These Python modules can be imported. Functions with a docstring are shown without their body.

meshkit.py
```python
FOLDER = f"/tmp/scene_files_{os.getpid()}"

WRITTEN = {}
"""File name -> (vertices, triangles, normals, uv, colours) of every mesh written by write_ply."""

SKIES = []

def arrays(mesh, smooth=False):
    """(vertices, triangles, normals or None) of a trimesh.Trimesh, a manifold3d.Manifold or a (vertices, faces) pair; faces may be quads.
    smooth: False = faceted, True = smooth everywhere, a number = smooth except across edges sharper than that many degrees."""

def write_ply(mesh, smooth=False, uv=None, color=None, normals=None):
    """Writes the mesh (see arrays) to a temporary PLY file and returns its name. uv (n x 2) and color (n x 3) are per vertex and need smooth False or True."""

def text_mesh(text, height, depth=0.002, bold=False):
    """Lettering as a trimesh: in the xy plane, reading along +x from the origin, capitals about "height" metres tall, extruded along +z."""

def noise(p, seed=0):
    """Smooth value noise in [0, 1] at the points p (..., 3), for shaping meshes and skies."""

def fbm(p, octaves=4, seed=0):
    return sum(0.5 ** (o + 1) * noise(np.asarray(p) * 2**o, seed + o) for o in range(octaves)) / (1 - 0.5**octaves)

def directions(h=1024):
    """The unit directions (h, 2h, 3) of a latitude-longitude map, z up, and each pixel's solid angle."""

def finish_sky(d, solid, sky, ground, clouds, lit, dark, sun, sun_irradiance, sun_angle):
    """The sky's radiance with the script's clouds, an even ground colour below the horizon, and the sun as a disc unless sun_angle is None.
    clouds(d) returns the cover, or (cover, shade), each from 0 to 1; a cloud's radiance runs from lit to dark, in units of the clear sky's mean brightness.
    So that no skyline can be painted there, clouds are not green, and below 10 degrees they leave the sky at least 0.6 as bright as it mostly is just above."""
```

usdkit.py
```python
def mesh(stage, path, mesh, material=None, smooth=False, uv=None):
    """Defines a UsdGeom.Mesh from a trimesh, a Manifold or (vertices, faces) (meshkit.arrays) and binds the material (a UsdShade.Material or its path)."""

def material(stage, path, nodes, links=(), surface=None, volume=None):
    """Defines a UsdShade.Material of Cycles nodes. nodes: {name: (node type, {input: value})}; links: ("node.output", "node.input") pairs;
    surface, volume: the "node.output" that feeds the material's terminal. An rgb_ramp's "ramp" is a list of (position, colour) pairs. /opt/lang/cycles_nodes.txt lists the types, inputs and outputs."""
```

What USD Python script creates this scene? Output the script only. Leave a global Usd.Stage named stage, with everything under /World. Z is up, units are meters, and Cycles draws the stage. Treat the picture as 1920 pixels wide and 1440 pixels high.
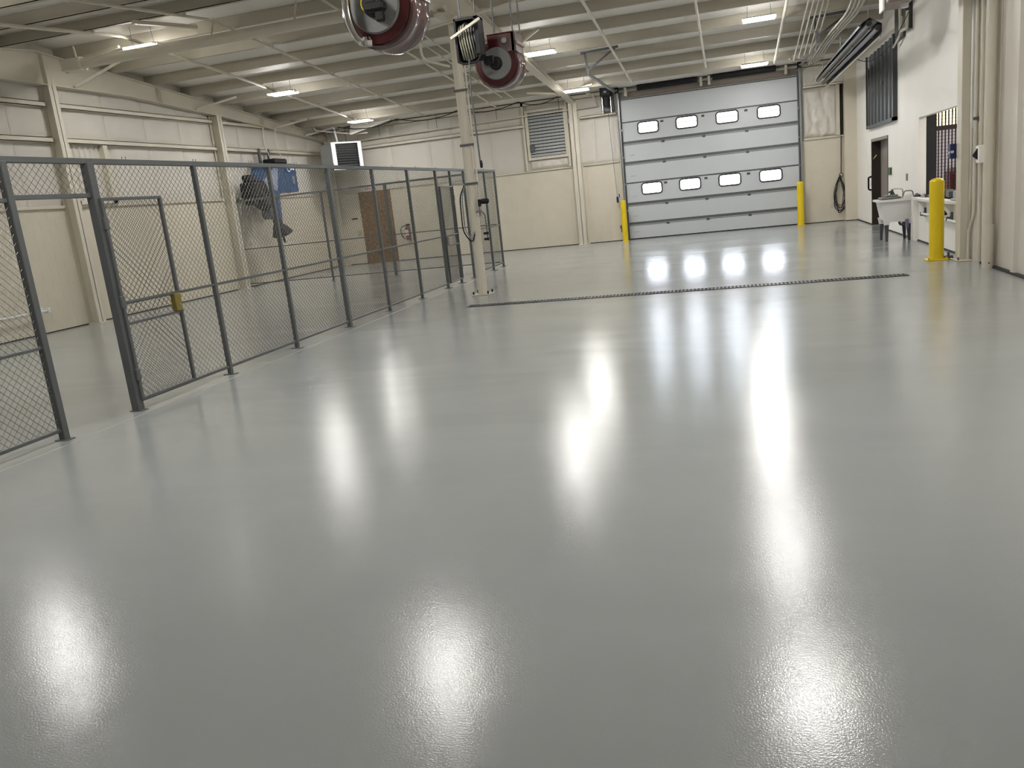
import math, random
import numpy as np
import trimesh
from shapely.geometry import Polygon, box as sbox
from pxr import Usd, UsdGeom, UsdLux, UsdShade, Gf, Sdf
import usdkit, meshkit

random.seed(7)
rng = np.random.default_rng(7)
stage = Usd.Stage.CreateInMemory()
UsdGeom.SetStageUpAxis(stage, 'Z'); UsdGeom.SetStageMetersPerUnit(stage, 1.0)
UsdGeom.Xform.Define(stage, '/World'); UsdGeom.Scope.Define(stage, '/World/Looks')

# ------------------------------------------------------------------ camera, sky, lamps' strength, exposure
YAW, PITCH, ROLL, FPX, EYE = -0.2805, 0.2207, -0.1073, 1528.88, 1.6
EXPOSURE = 0.0
LAMP = 114.0            # radiance of the LED lenses
SKY = 8.5              # overcast sky outside the door windows
cam = UsdGeom.Camera.Define(stage, '/World/camera')
fw = np.array([math.sin(YAW)*math.cos(PITCH), math.cos(YAW)*math.cos(PITCH), -math.sin(PITCH)])
rt = np.array([math.cos(YAW), -math.sin(YAW), 0]); up = np.cross(rt, fw)
r2 = rt*math.cos(ROLL)+up*math.sin(ROLL); u2 = -rt*math.sin(ROLL)+up*math.cos(ROLL)
M = np.eye(4); M[0, :3] = r2; M[1, :3] = u2; M[2, :3] = -fw; M[3, :3] = (0, 0, EYE)
cam.AddTransformOp().Set(Gf.Matrix4d(*M.ravel().tolist()))
cam.CreateHorizontalApertureAttr(36.0); cam.CreateVerticalApertureAttr(27.0)
cam.CreateFocalLengthAttr(36.0*FPX/1920); cam.CreateClippingRangeAttr((0.05, 500.0)); cam.CreateExposureAttr(EXPOSURE)
dome = UsdLux.DomeLight.Define(stage, '/World/sky'); dome.CreateIntensityAttr(SKY); dome.CreateColorAttr((0.93, 0.97, 1.06))

# ------------------------------------------------------------------ helpers
LOC, USED = {}, {}
def numbered(parent, name):
    k = USED.setdefault((parent, name), 0); USED[(parent, name)] += 1
    return name if k == 0 else f'{name}_{k:03d}'
def keys(p, **kw):
    for k, v in kw.items():
        if v: p.SetCustomDataByKey(k, v)
def thing(name, label, cat, loc=(0, 0, 0), group=None, kind=None):
    path = '/World/'+numbered('/World', name); x = UsdGeom.Xform.Define(stage, path); x.AddTranslateOp().Set(Gf.Vec3d(*map(float, loc)))
    LOC[path] = np.array(loc, float); keys(x.GetPrim(), label=label, category=cat, group=group, kind=kind)
    return path
def part(name, mesh, mat, parent='/World', smooth=False, label=None, cat=None, group=None, kind=None):
    """mesh in world coordinates; it is stored relative to the thing it belongs to"""
    path = f'{parent}/{numbered(parent, name)}'; v, f = mesh; loc = LOC.get(parent, np.zeros(3))
    LOC[path] = loc
    usdkit.mesh(stage, path, (np.asarray(v, float)-loc, f), MAT[mat], smooth=smooth)
    keys(stage.GetPrimAtPath(path), label=label, category=cat, group=group, kind=kind)
    return path
def copy(src, loc, label=None, group=None):
    name = src.rsplit('/', 1)[1]; path = '/World/'+numbered('/World', name)
    x = UsdGeom.Xform.Define(stage, path); x.GetPrim().GetReferences().AddInternalReference(src)
    x.ClearXformOpOrder(); x.AddTranslateOp().Set(Gf.Vec3d(*map(float, loc))); x.GetPrim().SetInstanceable(True)
    was = stage.GetPrimAtPath(src).GetCustomData(); keys(x.GetPrim(), label=label or was['label'], category=was['category'], group=group or was.get('group'))
    return path
def join(*ms):
    vs, fs, n = [], [], 0
    for v, f in ms:
        vs.append(np.asarray(v, float)); fs.append(np.asarray(f, int)+n); n += len(v)
    return np.vstack(vs), np.vstack(fs)
def tm(m): return np.array(m.vertices), np.array(m.faces)
BF = np.array([[0,2,1],[1,2,3],[4,5,6],[5,7,6],[0,1,4],[1,5,4],[2,6,3],[3,6,7],[0,4,2],[2,4,6],[1,3,5],[3,7,5]])
def bx(x0, x1, y0, y1, z0, z1):
    return np.array([[x, y, z] for z in (z0, z1) for y in (y0, y1) for x in (x0, x1)], float), BF
def cb(x0, x1, y0, y1, z0, z1, c=0.01):
    """box with chamfered edges"""
    lo, hi = np.array([x0, y0, z0], float), np.array([x1, y1, z1], float); pts = []
    for s in np.ndindex(2, 2, 2):
        p = np.where(s, hi, lo); d = np.where(s, -1, 1)*c
        for a in range(3):
            q = p+d; q[a] = p[a]; pts.append(q)
    return tm(trimesh.convex.convex_hull(np.array(pts)))
def hull(pts): return tm(trimesh.convex.convex_hull(np.array(pts, float)))
def rot(mesh, center, axis, deg):
    v, f = mesh; R = trimesh.transformations.rotation_matrix(math.radians(deg), axis, center)
    return v@R[:3, :3].T+R[:3, 3], f
def tube(path, r, k=8, closed=False):
    p = np.asarray(path, float); n = len(p); rr = np.broadcast_to(np.asarray(r, float), (n,))
    t = np.gradient(p, axis=0) if not closed else np.roll(p, -1, 0)-np.roll(p, 1, 0)
    t /= np.maximum(np.linalg.norm(t, axis=1, keepdims=True), 1e-9)
    a = np.array([0, 0, 1.0]) if abs(t[0][2]) < .9 else np.array([1.0, 0, 0])
    u = np.cross(t[0], a); u /= np.linalg.norm(u); ring = []
    ang = np.arange(k)*2*math.pi/k+math.pi/k
    for i in range(n):
        u = u-t[i]*(u@t[i]); u /= np.linalg.norm(u); w = np.cross(t[i], u)
        ring.append(p[i]+rr[i]*(np.cos(ang)[:, None]*u+np.sin(ang)[:, None]*w))
    v = np.vstack(ring); f = []
    m = n if closed else n-1
    for i in range(m):
        a0, b0 = i*k, ((i+1) % n)*k
        for j in range(k):
            j2 = (j+1) % k; f += [[a0+j, a0+j2, b0+j2], [a0+j, b0+j2, b0+j]]
    if not closed:
        v = np.vstack([v, p[0], p[-1]]); c0, c1 = n*k, n*k+1
        for j in range(k):
            j2 = (j+1) % k; f += [[c0, j2, j], [c1, (n-1)*k+j, (n-1)*k+j2]]
    return v, np.array(f)
def bar(a, b, w, h):
    """rectangular bar from a to b (w horizontal, h vertical-ish)"""
    a, b = np.array(a, float), np.array(b, float); t = (b-a)/np.linalg.norm(b-a)
    s = np.cross(t, [0, 0, 1.0]); s = s/np.linalg.norm(s) if np.linalg.norm(s) > 1e-6 else np.array([1.0, 0, 0]); n = np.cross(s, t)
    v = [p+s*i*w/2+n*j*h/2 for j in (-1, 1) for p in (a, b) for i in (-1, 1)]
    return np.array(v), BF
def bend(pts, r, n=6):
    """polyline with rounded corners"""
    pts = [np.array(p, float) for p in pts]; out = [pts[0]]
    for a, b, c in zip(pts, pts[1:], pts[2:]):
        d1, d2 = (a-b), (c-b); q = min(r, np.linalg.norm(d1)*.49, np.linalg.norm(d2)*.49); d1 /= np.linalg.norm(d1); d2 /= np.linalg.norm(d2)
        for s in np.linspace(0, 1, n):
            out.append((1-s)**2*(b+d1*q)+2*s*(1-s)*b+s*s*(b+d2*q))
    return np.array(out+[pts[-1]])
def lathe(profile, center, axis='z', k=24):
    """profile: (radius, height) pairs"""
    pr = np.array(profile, float); ang = np.arange(k)*2*math.pi/k; n = len(pr)
    v = np.array([[r*math.cos(a), r*math.sin(a), h] for r, h in pr for a in ang]); f = []
    for i in range(n-1):
        for j in range(k):
            j2 = (j+1) % k; f += [[i*k+j, i*k+j2, (i+1)*k+j2], [i*k+j, (i+1)*k+j2, (i+1)*k+j]]
    if axis == 'y': v = v[:, [0, 2, 1]]*[1, 1, 1]; f = [g[::-1] for g in f]
    if axis == 'x': v = v[:, [2, 0, 1]]
    return v+np.array(center, float), np.array(f)
def prism(poly, axis, a0, a1):
    """extrudes a shapely polygon: axis 'x': polygon in (y,z); 'y': in (x,z); 'z': in (x,y)"""
    poly = poly if hasattr(poly, 'exterior') else Polygon(poly)
    v, f = tm(trimesh.creation.extrude_polygon(poly, a1-a0, engine='earcut')); v = v.copy()
    v[:, 2] += a0
    if axis == 'x': v = v[:, [2, 0, 1]]
    if axis == 'y': v = v[:, [0, 2, 1]]; f = f[:, ::-1]
    return v, f
def ibeam(cx, cy, z0, z1, w, d, t=.014, along='x', top=None):
    """column: flanges w wide, d deep; web along 'x' or 'y'"""
    ms = []
    for s in (-1, 1):
        ms.append(bx(cx+s*(d/2-t/2)-t/2, cx+s*(d/2-t/2)+t/2, cy-w/2, cy+w/2, z0, z1) if along == 'x' else bx(cx-w/2, cx+w/2, cy+s*(d/2-t/2)-t/2, cy+s*(d/2-t/2)+t/2, z0, z1))
    ms.append(bx(cx-d/2, cx+d/2, cy-t/2, cy+t/2, z0, z1) if along == 'x' else bx(cx-t/2, cx+t/2, cy-d/2, cy+d/2, z0, z1))
    return join(*ms)
def rect(poly, *holes):
    p = Polygon(poly)
    for h in holes: p = p.difference(sbox(*h))
    return p
def pillow(o, du, dv, depth, nu=10, nv=10, seed=0, wr=.012, nrm=None, edge=.12):
    """softly bulging sheet: corner o, edge vectors du, dv; bulges along nrm"""
    o, du, dv = (np.array(a, float) for a in (o, du, dv)); nrm = np.array(nrm, float)
    s, t = np.meshgrid(np.linspace(0, 1, nu+1), np.linspace(0, 1, nv+1), indexing='ij')
    e = np.clip(np.minimum(np.minimum(s, 1-s)*np.linalg.norm(du), np.minimum(t, 1-t)*np.linalg.norm(dv))/edge, 0, 1)
    e = np.sqrt(e)
    P = o+s[..., None]*du+t[..., None]*dv
    P = P+((e*depth)+e*wr*(meshkit.fbm(P*2.6, 3, seed)-.5)*2)[..., None]*nrm
    v = P.reshape(-1, 3); f = []
    for i in range(nu):
        for j in range(nv):
            a = i*(nv+1)+j; b = a+nv+1; f += [[a, b, b+1], [a, b+1, a+1]]
    return v, np.array(f)

# ------------------------------------------------------------------ materials
MAT = {}
def mat(name, col, rough=.5, metal=0, var=0., scale=3., bump=0., bscale=40., bdist=.003, spec=.5, coat=0):
    n = {'p': ('principled_bsdf', dict(base_color=col, roughness=rough, metallic=metal, specular_ior_level=spec, coat_weight=coat, coat_roughness=.15))}; l = []
    if var or bump: n['tc'] = ('geometry', {})
    if var:
        n['nz'] = ('noise_texture', dict(scale=scale, detail=5, roughness=.6)); c = np.array(col)
        n['rp'] = ('rgb_ramp', dict(ramp=[(.3, tuple(c*(1-var))), (.7, tuple(np.minimum(c*(1+var), .95)))]))
        l += [('tc.position', 'nz.vector'), ('nz.fac', 'rp.fac'), ('rp.color', 'p.base_color')]
    if bump:
        n['nb'] = ('noise_texture', dict(scale=bscale, detail=3)); n['b'] = ('bump', dict(strength=bump, distance=bdist))
        l += [('tc.position', 'nb.vector'), ('nb.fac', 'b.height'), ('b.normal', 'p.normal')]
    MAT[name] = usdkit.material(stage, '/World/Looks/'+name, n, l, surface='p.BSDF')
def emit(name, col, strength):
    MAT[name] = usdkit.material(stage, '/World/Looks/'+name, {'e': ('emission', dict(color=col, strength=strength))}, [], surface='e.emission')

mat('block_paint', (.66, .61, .495), .55, var=.03, scale=2.5, bump=.25, bscale=90)
mat('joint_paint', (.66, .62, .53), .7)
mat('vinyl', (.64, .605, .54), .5, var=.03, scale=1.5)
mat('roof_vinyl', (.80, .765, .71), .5, var=.03, scale=1.2)
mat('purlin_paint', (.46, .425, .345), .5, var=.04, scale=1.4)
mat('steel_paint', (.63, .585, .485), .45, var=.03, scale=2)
mat('wall_white', (.88, .85, .79), .6, var=.02, scale=1.2)
mat('liner', (.64, .595, .52), .45, var=.03, scale=1.0)
mat('black_line', (.03, .03, .03), .7)
mat('fence_paint', (.105, .112, .112), .4, var=.06, scale=6)
mat('wire', (.135, .135, .125), .42, metal=.3)
mat('brass_lock', (.30, .235, .06), .35, metal=.6)
mat('door_skin', (.56, .585, .60), .42, var=.015, scale=1.5, bump=.12, bscale=160)
mat('dark_joint', (.10, .105, .11), .6)
mat('galv', (.30, .31, .32), .38, metal=.6, var=.12, scale=9)
mat('galv_dark', (.12, .125, .13), .5, metal=.3, var=.1, scale=9)
mat('rubber', (.018, .018, .018), .6)
mat('black_metal', (.010, .010, .011), .55, spec=.35)
mat('yellow', (.82, .60, .012), .33, var=.03, scale=4, bump=.1, bscale=120)
mat('chrome', (.75, .75, .76), .14, metal=1)
mat('red_paint', (.055, .005, .006), .36, coat=.1)
mat('red_hose', (.21, .085, .075), .35, var=.15, scale=12, coat=.6)
mat('disc_grey', (.21, .21, .205), .4)
mat('blue', (.016, .062, .17), .35, var=.05, scale=4)
mat('heater_white', (.72, .74, .76), .38)
mat('heater_side', (.42, .45, .47), .4)
mat('shutter_grey', (.46, .48, .48), .42, metal=.2, var=.04, scale=3)
mat('dark_sheet', (.045, .05, .053), .38, var=.06, scale=2)
mat('brown', (.030, .020, .016), .4)
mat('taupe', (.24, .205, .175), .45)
mat('osb', (.20, .125, .06), .75, var=.55, scale=16, bump=.3, bscale=60)
mat('tub', (.74, .74, .72), .35)
mat('leg_dark', (.07, .072, .078), .4)
mat('blue_box', (.008, .016, .10), .35)
mat('white_plastic', (.75, .75, .73), .4)
mat('red_tool', (.16, .01, .016), .3)
mat('lavender', (.60, .57, .62), .6)
mat('epoxy_seam', (.40, .415, .405), .25)
mat('shadow_grey', (.27, .28, .285), .5)
mat('grate_grey', (.13, .13, .125), .4, metal=.3)
mat('concrete', (.5, .5, .48), .8, var=.1, scale=2)
mat('brick_out', (.165, .125, .108), .8, var=.12, scale=3)
mat('slate_out', (.135, .122, .155), .6)
mat('orange_cord', (.12, .11, .09), .5)
mat('cord_beige', (.30, .29, .22), .5)
mat('green', (.03, .07, .03), .5)
mat('tan', (.5, .42, .3), .6)
mat('sign_red', (.6, .03, .03), .5)
mat('purple_cloth', (.22, .17, .32), .8)
mat('black_void', (.01, .01, .011), .6)
emit('lens', (1.0, .98, .95), LAMP)
emit('room_light', (1.0, .96, .9), 16)
emit('warm_window', (1.0, .78, .42), 2.6)
emit('exit_glow', (1.0, .93, .9), .9)
MAT['pane'] = usdkit.material(stage, '/World/Looks/pane', {'f': ('fresnel', dict(IOR=1.45)), 't': ('transparent_bsdf', dict(color=(.93, .95, .97))), 'g': ('glossy_bsdf', dict(color=(.9, .9, .9), roughness=.05)), 'm': ('mix_closure', {})},
    [('f.fac', 'm.fac'), ('t.BSDF', 'm.closure1'), ('g.BSDF', 'm.closure2')], surface='m.closure')
MAT['shrink_wrap'] = usdkit.material(stage, '/World/Looks/shrink_wrap', {'f': ('fresnel', dict(IOR=1.32)), 't': ('transparent_bsdf', dict(color=(.86, .82, .82))), 'd': ('diffuse_bsdf', dict(color=(.7, .6, .58))), 'g': ('glossy_bsdf', dict(color=(.95, .95, .95), roughness=.12)),
    'm0': ('mix_closure', dict(fac=.06)), 'm': ('mix_closure', {})}, [('t.BSDF', 'm0.closure1'), ('d.BSDF', 'm0.closure2'), ('f.fac', 'm.fac'), ('m0.closure', 'm.closure1'), ('g.BSDF', 'm.closure2')], surface='m.closure')
# the epoxy floor: grey resin with an orange-peel top coat, roller laps in its gloss
MAT['epoxy'] = usdkit.material(stage, '/World/Looks/epoxy', {
    'g': ('geometry', {}),
    'mp': ('mapping', dict(scale=(.35, .8, 1))), 'n1': ('noise_texture', dict(scale=1.0, detail=5, roughness=.6, distortion=.6)),
    'rc': ('rgb_ramp', dict(ramp=[(.25, (.350, .366, .362)), (.75, (.368, .385, .380))])),
    'rr': ('map_range', dict(from_min=.3, from_max=.7, to_min=.11, to_max=.18)),
    'n2': ('noise_texture', dict(scale=130.0, detail=2, roughness=.5)), 'n3': ('noise_texture', dict(scale=5.0, detail=2)),
    'b2': ('bump', dict(strength=1.0, distance=.00056)), 'b3': ('bump', dict(strength=.03, distance=.004)),
    'p': ('principled_bsdf', dict(specular_ior_level=.5, ior=1.5))},
    [('g.position', 'mp.vector'), ('mp.vector', 'n1.vector'), ('n1.fac', 'rc.fac'), ('rc.color', 'p.base_color'), ('n1.fac', 'rr.value'), ('rr.result', 'p.roughness'),
     ('g.position', 'n2.vector'), ('g.position', 'n3.vector'), ('n3.fac', 'b3.height'), ('b3.normal', 'b2.normal'), ('n2.fac', 'b2.height'), ('b2.normal', 'p.normal')], surface='p.BSDF')

# ------------------------------------------------------------------ room dimensions
XL, XR, YF, YN, RIDGE = -13.1, 3.45, 26.0, -2.6, 14.0
def zt(y):                                        # underside of the purlins = top of the beams
    return 4.30+.09*(26-y) if y >= RIDGE else 4.30+.09*(26-RIDGE)-.09*(RIDGE-y)
PD = .215                                         # purlin depth
def deck(y): return zt(y)+PD
S = 'structure'
# floor
part('floor', bx(XL-.4, XR+.25, YN-.3, YF+.3, -.2, 0), 'epoxy', kind=S, label='glossy grey epoxy floor mirroring the ceiling lamps')
# left wall
WL = part('wall_left', prism([(YN-.2, -.05), (YF+.3, -.05), (YF+.3, deck(YF)+.3), (RIDGE, deck(RIDGE)+.3), (YN-.2, deck(YN)+.3)], 'x', XL-.35, XL-.035), 'joint_paint', kind=S, label='left end wall of painted block under quilted insulation')
WF = part('wall_far', prism(rect([(XL-.35, -.05), (XR+.3, -.05), (XR+.3, 4.9), (XL-.35, 4.9)], (-3.05, -1, 1.81, 4.10)), 'y', YF+.035, YF+.30), 'joint_paint', kind=S, label='far wall of painted block around the sectional door')
part('wall_front', bx(XL-.35, XR+.3, YN-.3, YN, -.05, deck(YN)+.4), 'vinyl', kind=S)

def blocks(parent, along, lo, hi, holes, lead):
    """courses of painted block, 0.4 x 0.2 m, up to z = 2.38"""
    cells, rows = [], 12
    h = 2.38/rows
    for r in range(rows):
        u = lo-(0.2 if r % 2 else 0)
        while u < hi:
            a, b = max(u, lo), min(u+.4, hi)
            for (h0, h1) in holes:
                if a < h1 and b > h0: (a, b) = (a, min(b, h0)) if a < h0 else (max(a, h1), b)
            if b-a > .03: cells.append((a, b, r*h, r*h+h))
            u += .4
    cells.sort(key=lambda c: lead(c)); rest = []
    g = .0012
    for i, (a, b, z0, z1) in enumerate(cells):
        if along == 'y': m = bx(XL-.04, XL, a+g, b-g, z0+g, z1-g)
        else: m = bx(a+g, b-g, YF, YF+.04, z0+g, z1-g)
        if i < 290: part('block', m, 'block_paint', parent)
        else: rest.append(m)
    if rest: part('block', join(*rest), 'block_paint', parent, kind='stuff')
blocks(WL, 'y', 9.0, YF, [], lambda c: abs(c[0]-14))
blocks(WF, 'x', XL, XR, [(-3.17, 1.95)], lambda c: -c[0])
part('mortar', bx(XL-.036, XL-.002, 9.0, YF, -.01, 2.38), 'joint_paint', WL)
for a, b in ((XL, -3.17), (1.95, XR)): part('mortar', bx(a, b, YF+.002, YF+.036, -.01, 2.38), 'joint_paint', WF)
part('block', bx(XL-.04, XL, YN, 9.0, 0, 2.38), 'block_paint', WL, kind='stuff')

# quilted insulation on the left wall
rows = [(2.44, 3.70), (3.76, 4.38), (4.44, 9)]
ys = np.arange(9.4, 26.0, 1.28); ys = np.append(ys, YF)
for ri, (z0, z1) in enumerate(rows):
    for k in range(len(ys)-1):
        a, b = ys[k]+.004, ys[k+1]-.004
        if ri == 0 and 14.3 < a < 15.2: continue
        m = min(deck(a), deck(b))
        tp = min(z1, m-.02)
        if tp-z0 < .1: continue
        part('insulation_panel', pillow((XL-.03, a, z0), (0, b-a, 0), (0, 0, tp-z0), .03, 12, 10, 10*ri+k, .012, (1, 0, 0)), 'vinyl', WL, smooth=True)
part('insulation_panel', bx(XL-.05, XL-.03, YN, 9.4, 2.4, 3.9), 'vinyl', WL)
# upper far wall
xs = [XL, -11.9, -10.75, -9.4, -8.6, -7.35, -6.15]
for k in range(len(xs)-1):
    for z0, z1 in ((2.44, 3.75), (3.82, 4.62)):
        part('insulation_panel', pillow((xs[k]+.004, YF+.03, z0), (xs[k+1]-xs[k]-.008, 0, 0), (0, 0, z1-z0), .028, 12, 10, 40+k, .02 if k < 5 else .035, (0, -1, 0)), 'vinyl', WF, smooth=True)
def folds(m, x0, x1, z0, z1):
    v, f = m; v = v.copy(); e = np.clip(np.minimum(np.minimum(v[:, 0]-x0, x1-v[:, 0]), np.minimum(v[:, 2]-z0, z1-v[:, 2]))/.08, 0, 1)
    n1, n2 = meshkit.fbm(v*[3.5, 1, 1.2], 3, 3), meshkit.fbm(v*[8, 1, 3], 2, 9)
    v[:, 1] -= e*(.045*np.abs(np.sin(7*v[:, 0]+5*n1+1.1*v[:, 2]))+.04*n2); return v, f
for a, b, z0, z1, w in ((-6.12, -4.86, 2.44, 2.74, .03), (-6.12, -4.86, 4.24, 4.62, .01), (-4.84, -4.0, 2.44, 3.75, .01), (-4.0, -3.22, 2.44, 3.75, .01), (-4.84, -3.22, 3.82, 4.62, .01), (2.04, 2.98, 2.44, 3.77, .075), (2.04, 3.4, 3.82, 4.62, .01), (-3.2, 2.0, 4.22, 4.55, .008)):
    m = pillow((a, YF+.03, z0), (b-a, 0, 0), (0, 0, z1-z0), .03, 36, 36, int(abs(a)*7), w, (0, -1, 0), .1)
    part('insulation_panel', folds(m, a, b, z0, z1) if w > .02 else m, 'taupe' if w == .008 else 'vinyl', WF, smooth=True)  # panel above the door is coloured brown for the shade behind the springs
# girts (channels) and the cap of the block
def girt_y(z, y0, y1, parent, h=.10, d=.11): part('girt', join(bx(XL-.03, XL+d, y0, y1, z-h/2, z-h/2+.012), bx(XL+d-.012, XL+d, y0, y1, z-h/2, z+h/2), bx(XL-.03, XL+d, y0, y1, z+h/2-.012, z+h/2)), 'steel_paint', parent)
def girt_x(z, x0, x1, parent, h=.10, d=.11): part('girt', join(bx(x0, x1, YF-d, YF+.03, z-h/2, z-h/2+.012), bx(x0, x1, YF-d, YF-d+.012, z-h/2, z+h/2), bx(x0, x1, YF-d, YF+.03, z+h/2-.012, z+h/2)), 'steel_paint', parent)
for z in (3.72, 4.40):
    for y0, y1 in ((8.6, 14.1), (14.32, 19.62), (19.86, 25.85)):
        if z > zt(y1)-.1: y1 = 23.4
        girt_y(z, y0, y1, WL)
for y0, y1 in ((YN, 14.1), (14.32, 19.62), (19.86, 25.85)): part('block_cap', cb(XL-.03, XL+.05, y0, y1, 2.38, 2.44, .008), 'steel_paint', WL)
girt_x(3.79, -12.8, -6.15, WF); girt_x(3.82, -4.4, -3.3, WF, .07); girt_x(3.84, 2.06, 3.12, WF, .07)
for x0, x1 in ((-12.8, -4.75), (-4.42, -3.3), (2.06, 3.13)): part('block_cap', cb(x0, x1, YF-.05, YF+.03, 2.38, 2.43, .008), 'steel_paint', WF)
girt_x(4.44, XL, XR, WF, .12, .10)
# corrugated infill in the left wall's framed opening
fr = thing('framed_opening', 'small framed opening with ribbed infill high on the left wall beside the nearer column', 'wall opening', (XL, 14.9, 2.44))
for y in (14.45, 15.52): part('jamb', bx(XL-.03, XL+.1, y-.06, y+.06, 2.44, 3.67), 'steel_paint', fr)
part('sill', bx(XL-.03, XL+.1, 14.39, 15.58, 2.44, 2.52), 'steel_paint', fr)
cor = [(14.51, XL-.03)]
for k in range(6): y = 14.51+k*.16; cor += [(y+.02, XL-.03), (y+.04, XL+.0), (y+.07, XL+.0), (y+.09, XL-.03)]
part('ribbed_panel', prism(Polygon([(x, y) for y, x in cor]+[(XL-.034, 15.46), (XL-.034, 14.51)]).buffer(0), 'z', 2.52, 3.66), 'vinyl', fr)

# right wall: smooth white part with its openings, ribbed liner nearer the camera
TOPR = [(RIDGE, deck(RIDGE)+.2)]
D2 = (20.88, -1, 23.15, 2.13); PT = (13.95, .86, 17.6, 2.31)
WR = part('wall_right', prism(rect([(14.05, -.05), (YF+.3, -.05), (YF+.3, deck(YF)+.2), (14.05, deck(14.05)+.2)], D2, PT), 'x', XR, XR+.13), 'wall_white', kind=S, label='smooth white office wall on the right')
part('pilaster', bx(3.13, XR, 25.72, YF, 0, 4.6), 'block_paint', WR)
part('pilaster', bx(3.36, XR, 17.62, 17.85, 0, .78), 'wall_white', WR)
lin = []; y = YN
prof = [(XR, YN)]
while y < 14.0:
    prof += [(XR, y), (XR, y+.50), (XR-.045, y+.54), (XR-.045, y+.66), (XR, y+.70)]; y += .92
prof = [p for p in prof if p[1] < 14.05]+[(XR, 14.05), (XR+.13, 14.05), (XR+.13, YN)]
part('liner_panel', prism(Polygon(prof).buffer(0), 'z', -.02, 5.6), 'liner', WR)
part('baseboard_right', join(bx(XR-.012, XR+.01, 17.85, 20.88, 0, .028), bx(XR-.012, XR+.01, 23.15, 25.72, 0, .028), bx(XR-.012, XR+.01, 14.05, 17.62, 0, .028), bx(XR-.055, XR+.01, YN, 13.2, 0, .028)), 'black_line', kind=S)
part('baseboard_far', join(bx(XL, -4.75, YF-.012, YF, 0, .02), bx(-4.4, -3.2, YF-.012, YF, 0, .02), bx(1.95, 3.13, YF-.012, YF, 0, .02), bx(3.12, XR, 25.71, 25.72, 0, .02)), 'black_line', kind=S)
part('baseboard_left', bx(XL, XL+.012, YN, YF, 0, .02), 'black_line', kind=S)

# ceiling: insulated deck and Z purlins
cl_poly = [(YN-.3, deck(YN-.3)), (RIDGE, deck(RIDGE)), (YF+.3, deck(YF+.3))]
CE = part('ceiling', prism(cl_poly+[(y, z+.15) for y, z in cl_poly[::-1]], 'x', XL-.4, XR+3.6), 'roof_vinyl', kind=S, label='sloping roof deck lined with white vinyl insulation')
PY = [24.2, 22.8, 21.42, 20.05, 18.72, 17.4, 16.08, 14.75]
PY = PY+[2*RIDGE-y for y in PY[::-1]]; PY += [PY[-1]-1.36*k for k in range(1, 12) if PY[-1]-1.36*k > YN+.2]
ALLP = PY
for k, y in enumerate(ALLP):
    z = zt(y); s = -1 if y > RIDGE else 1
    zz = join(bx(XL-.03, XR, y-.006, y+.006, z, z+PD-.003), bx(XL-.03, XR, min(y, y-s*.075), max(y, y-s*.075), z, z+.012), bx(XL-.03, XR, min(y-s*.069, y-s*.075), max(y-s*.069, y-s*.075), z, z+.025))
    part('purlin', zz, 'purlin_paint', CE)
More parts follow.
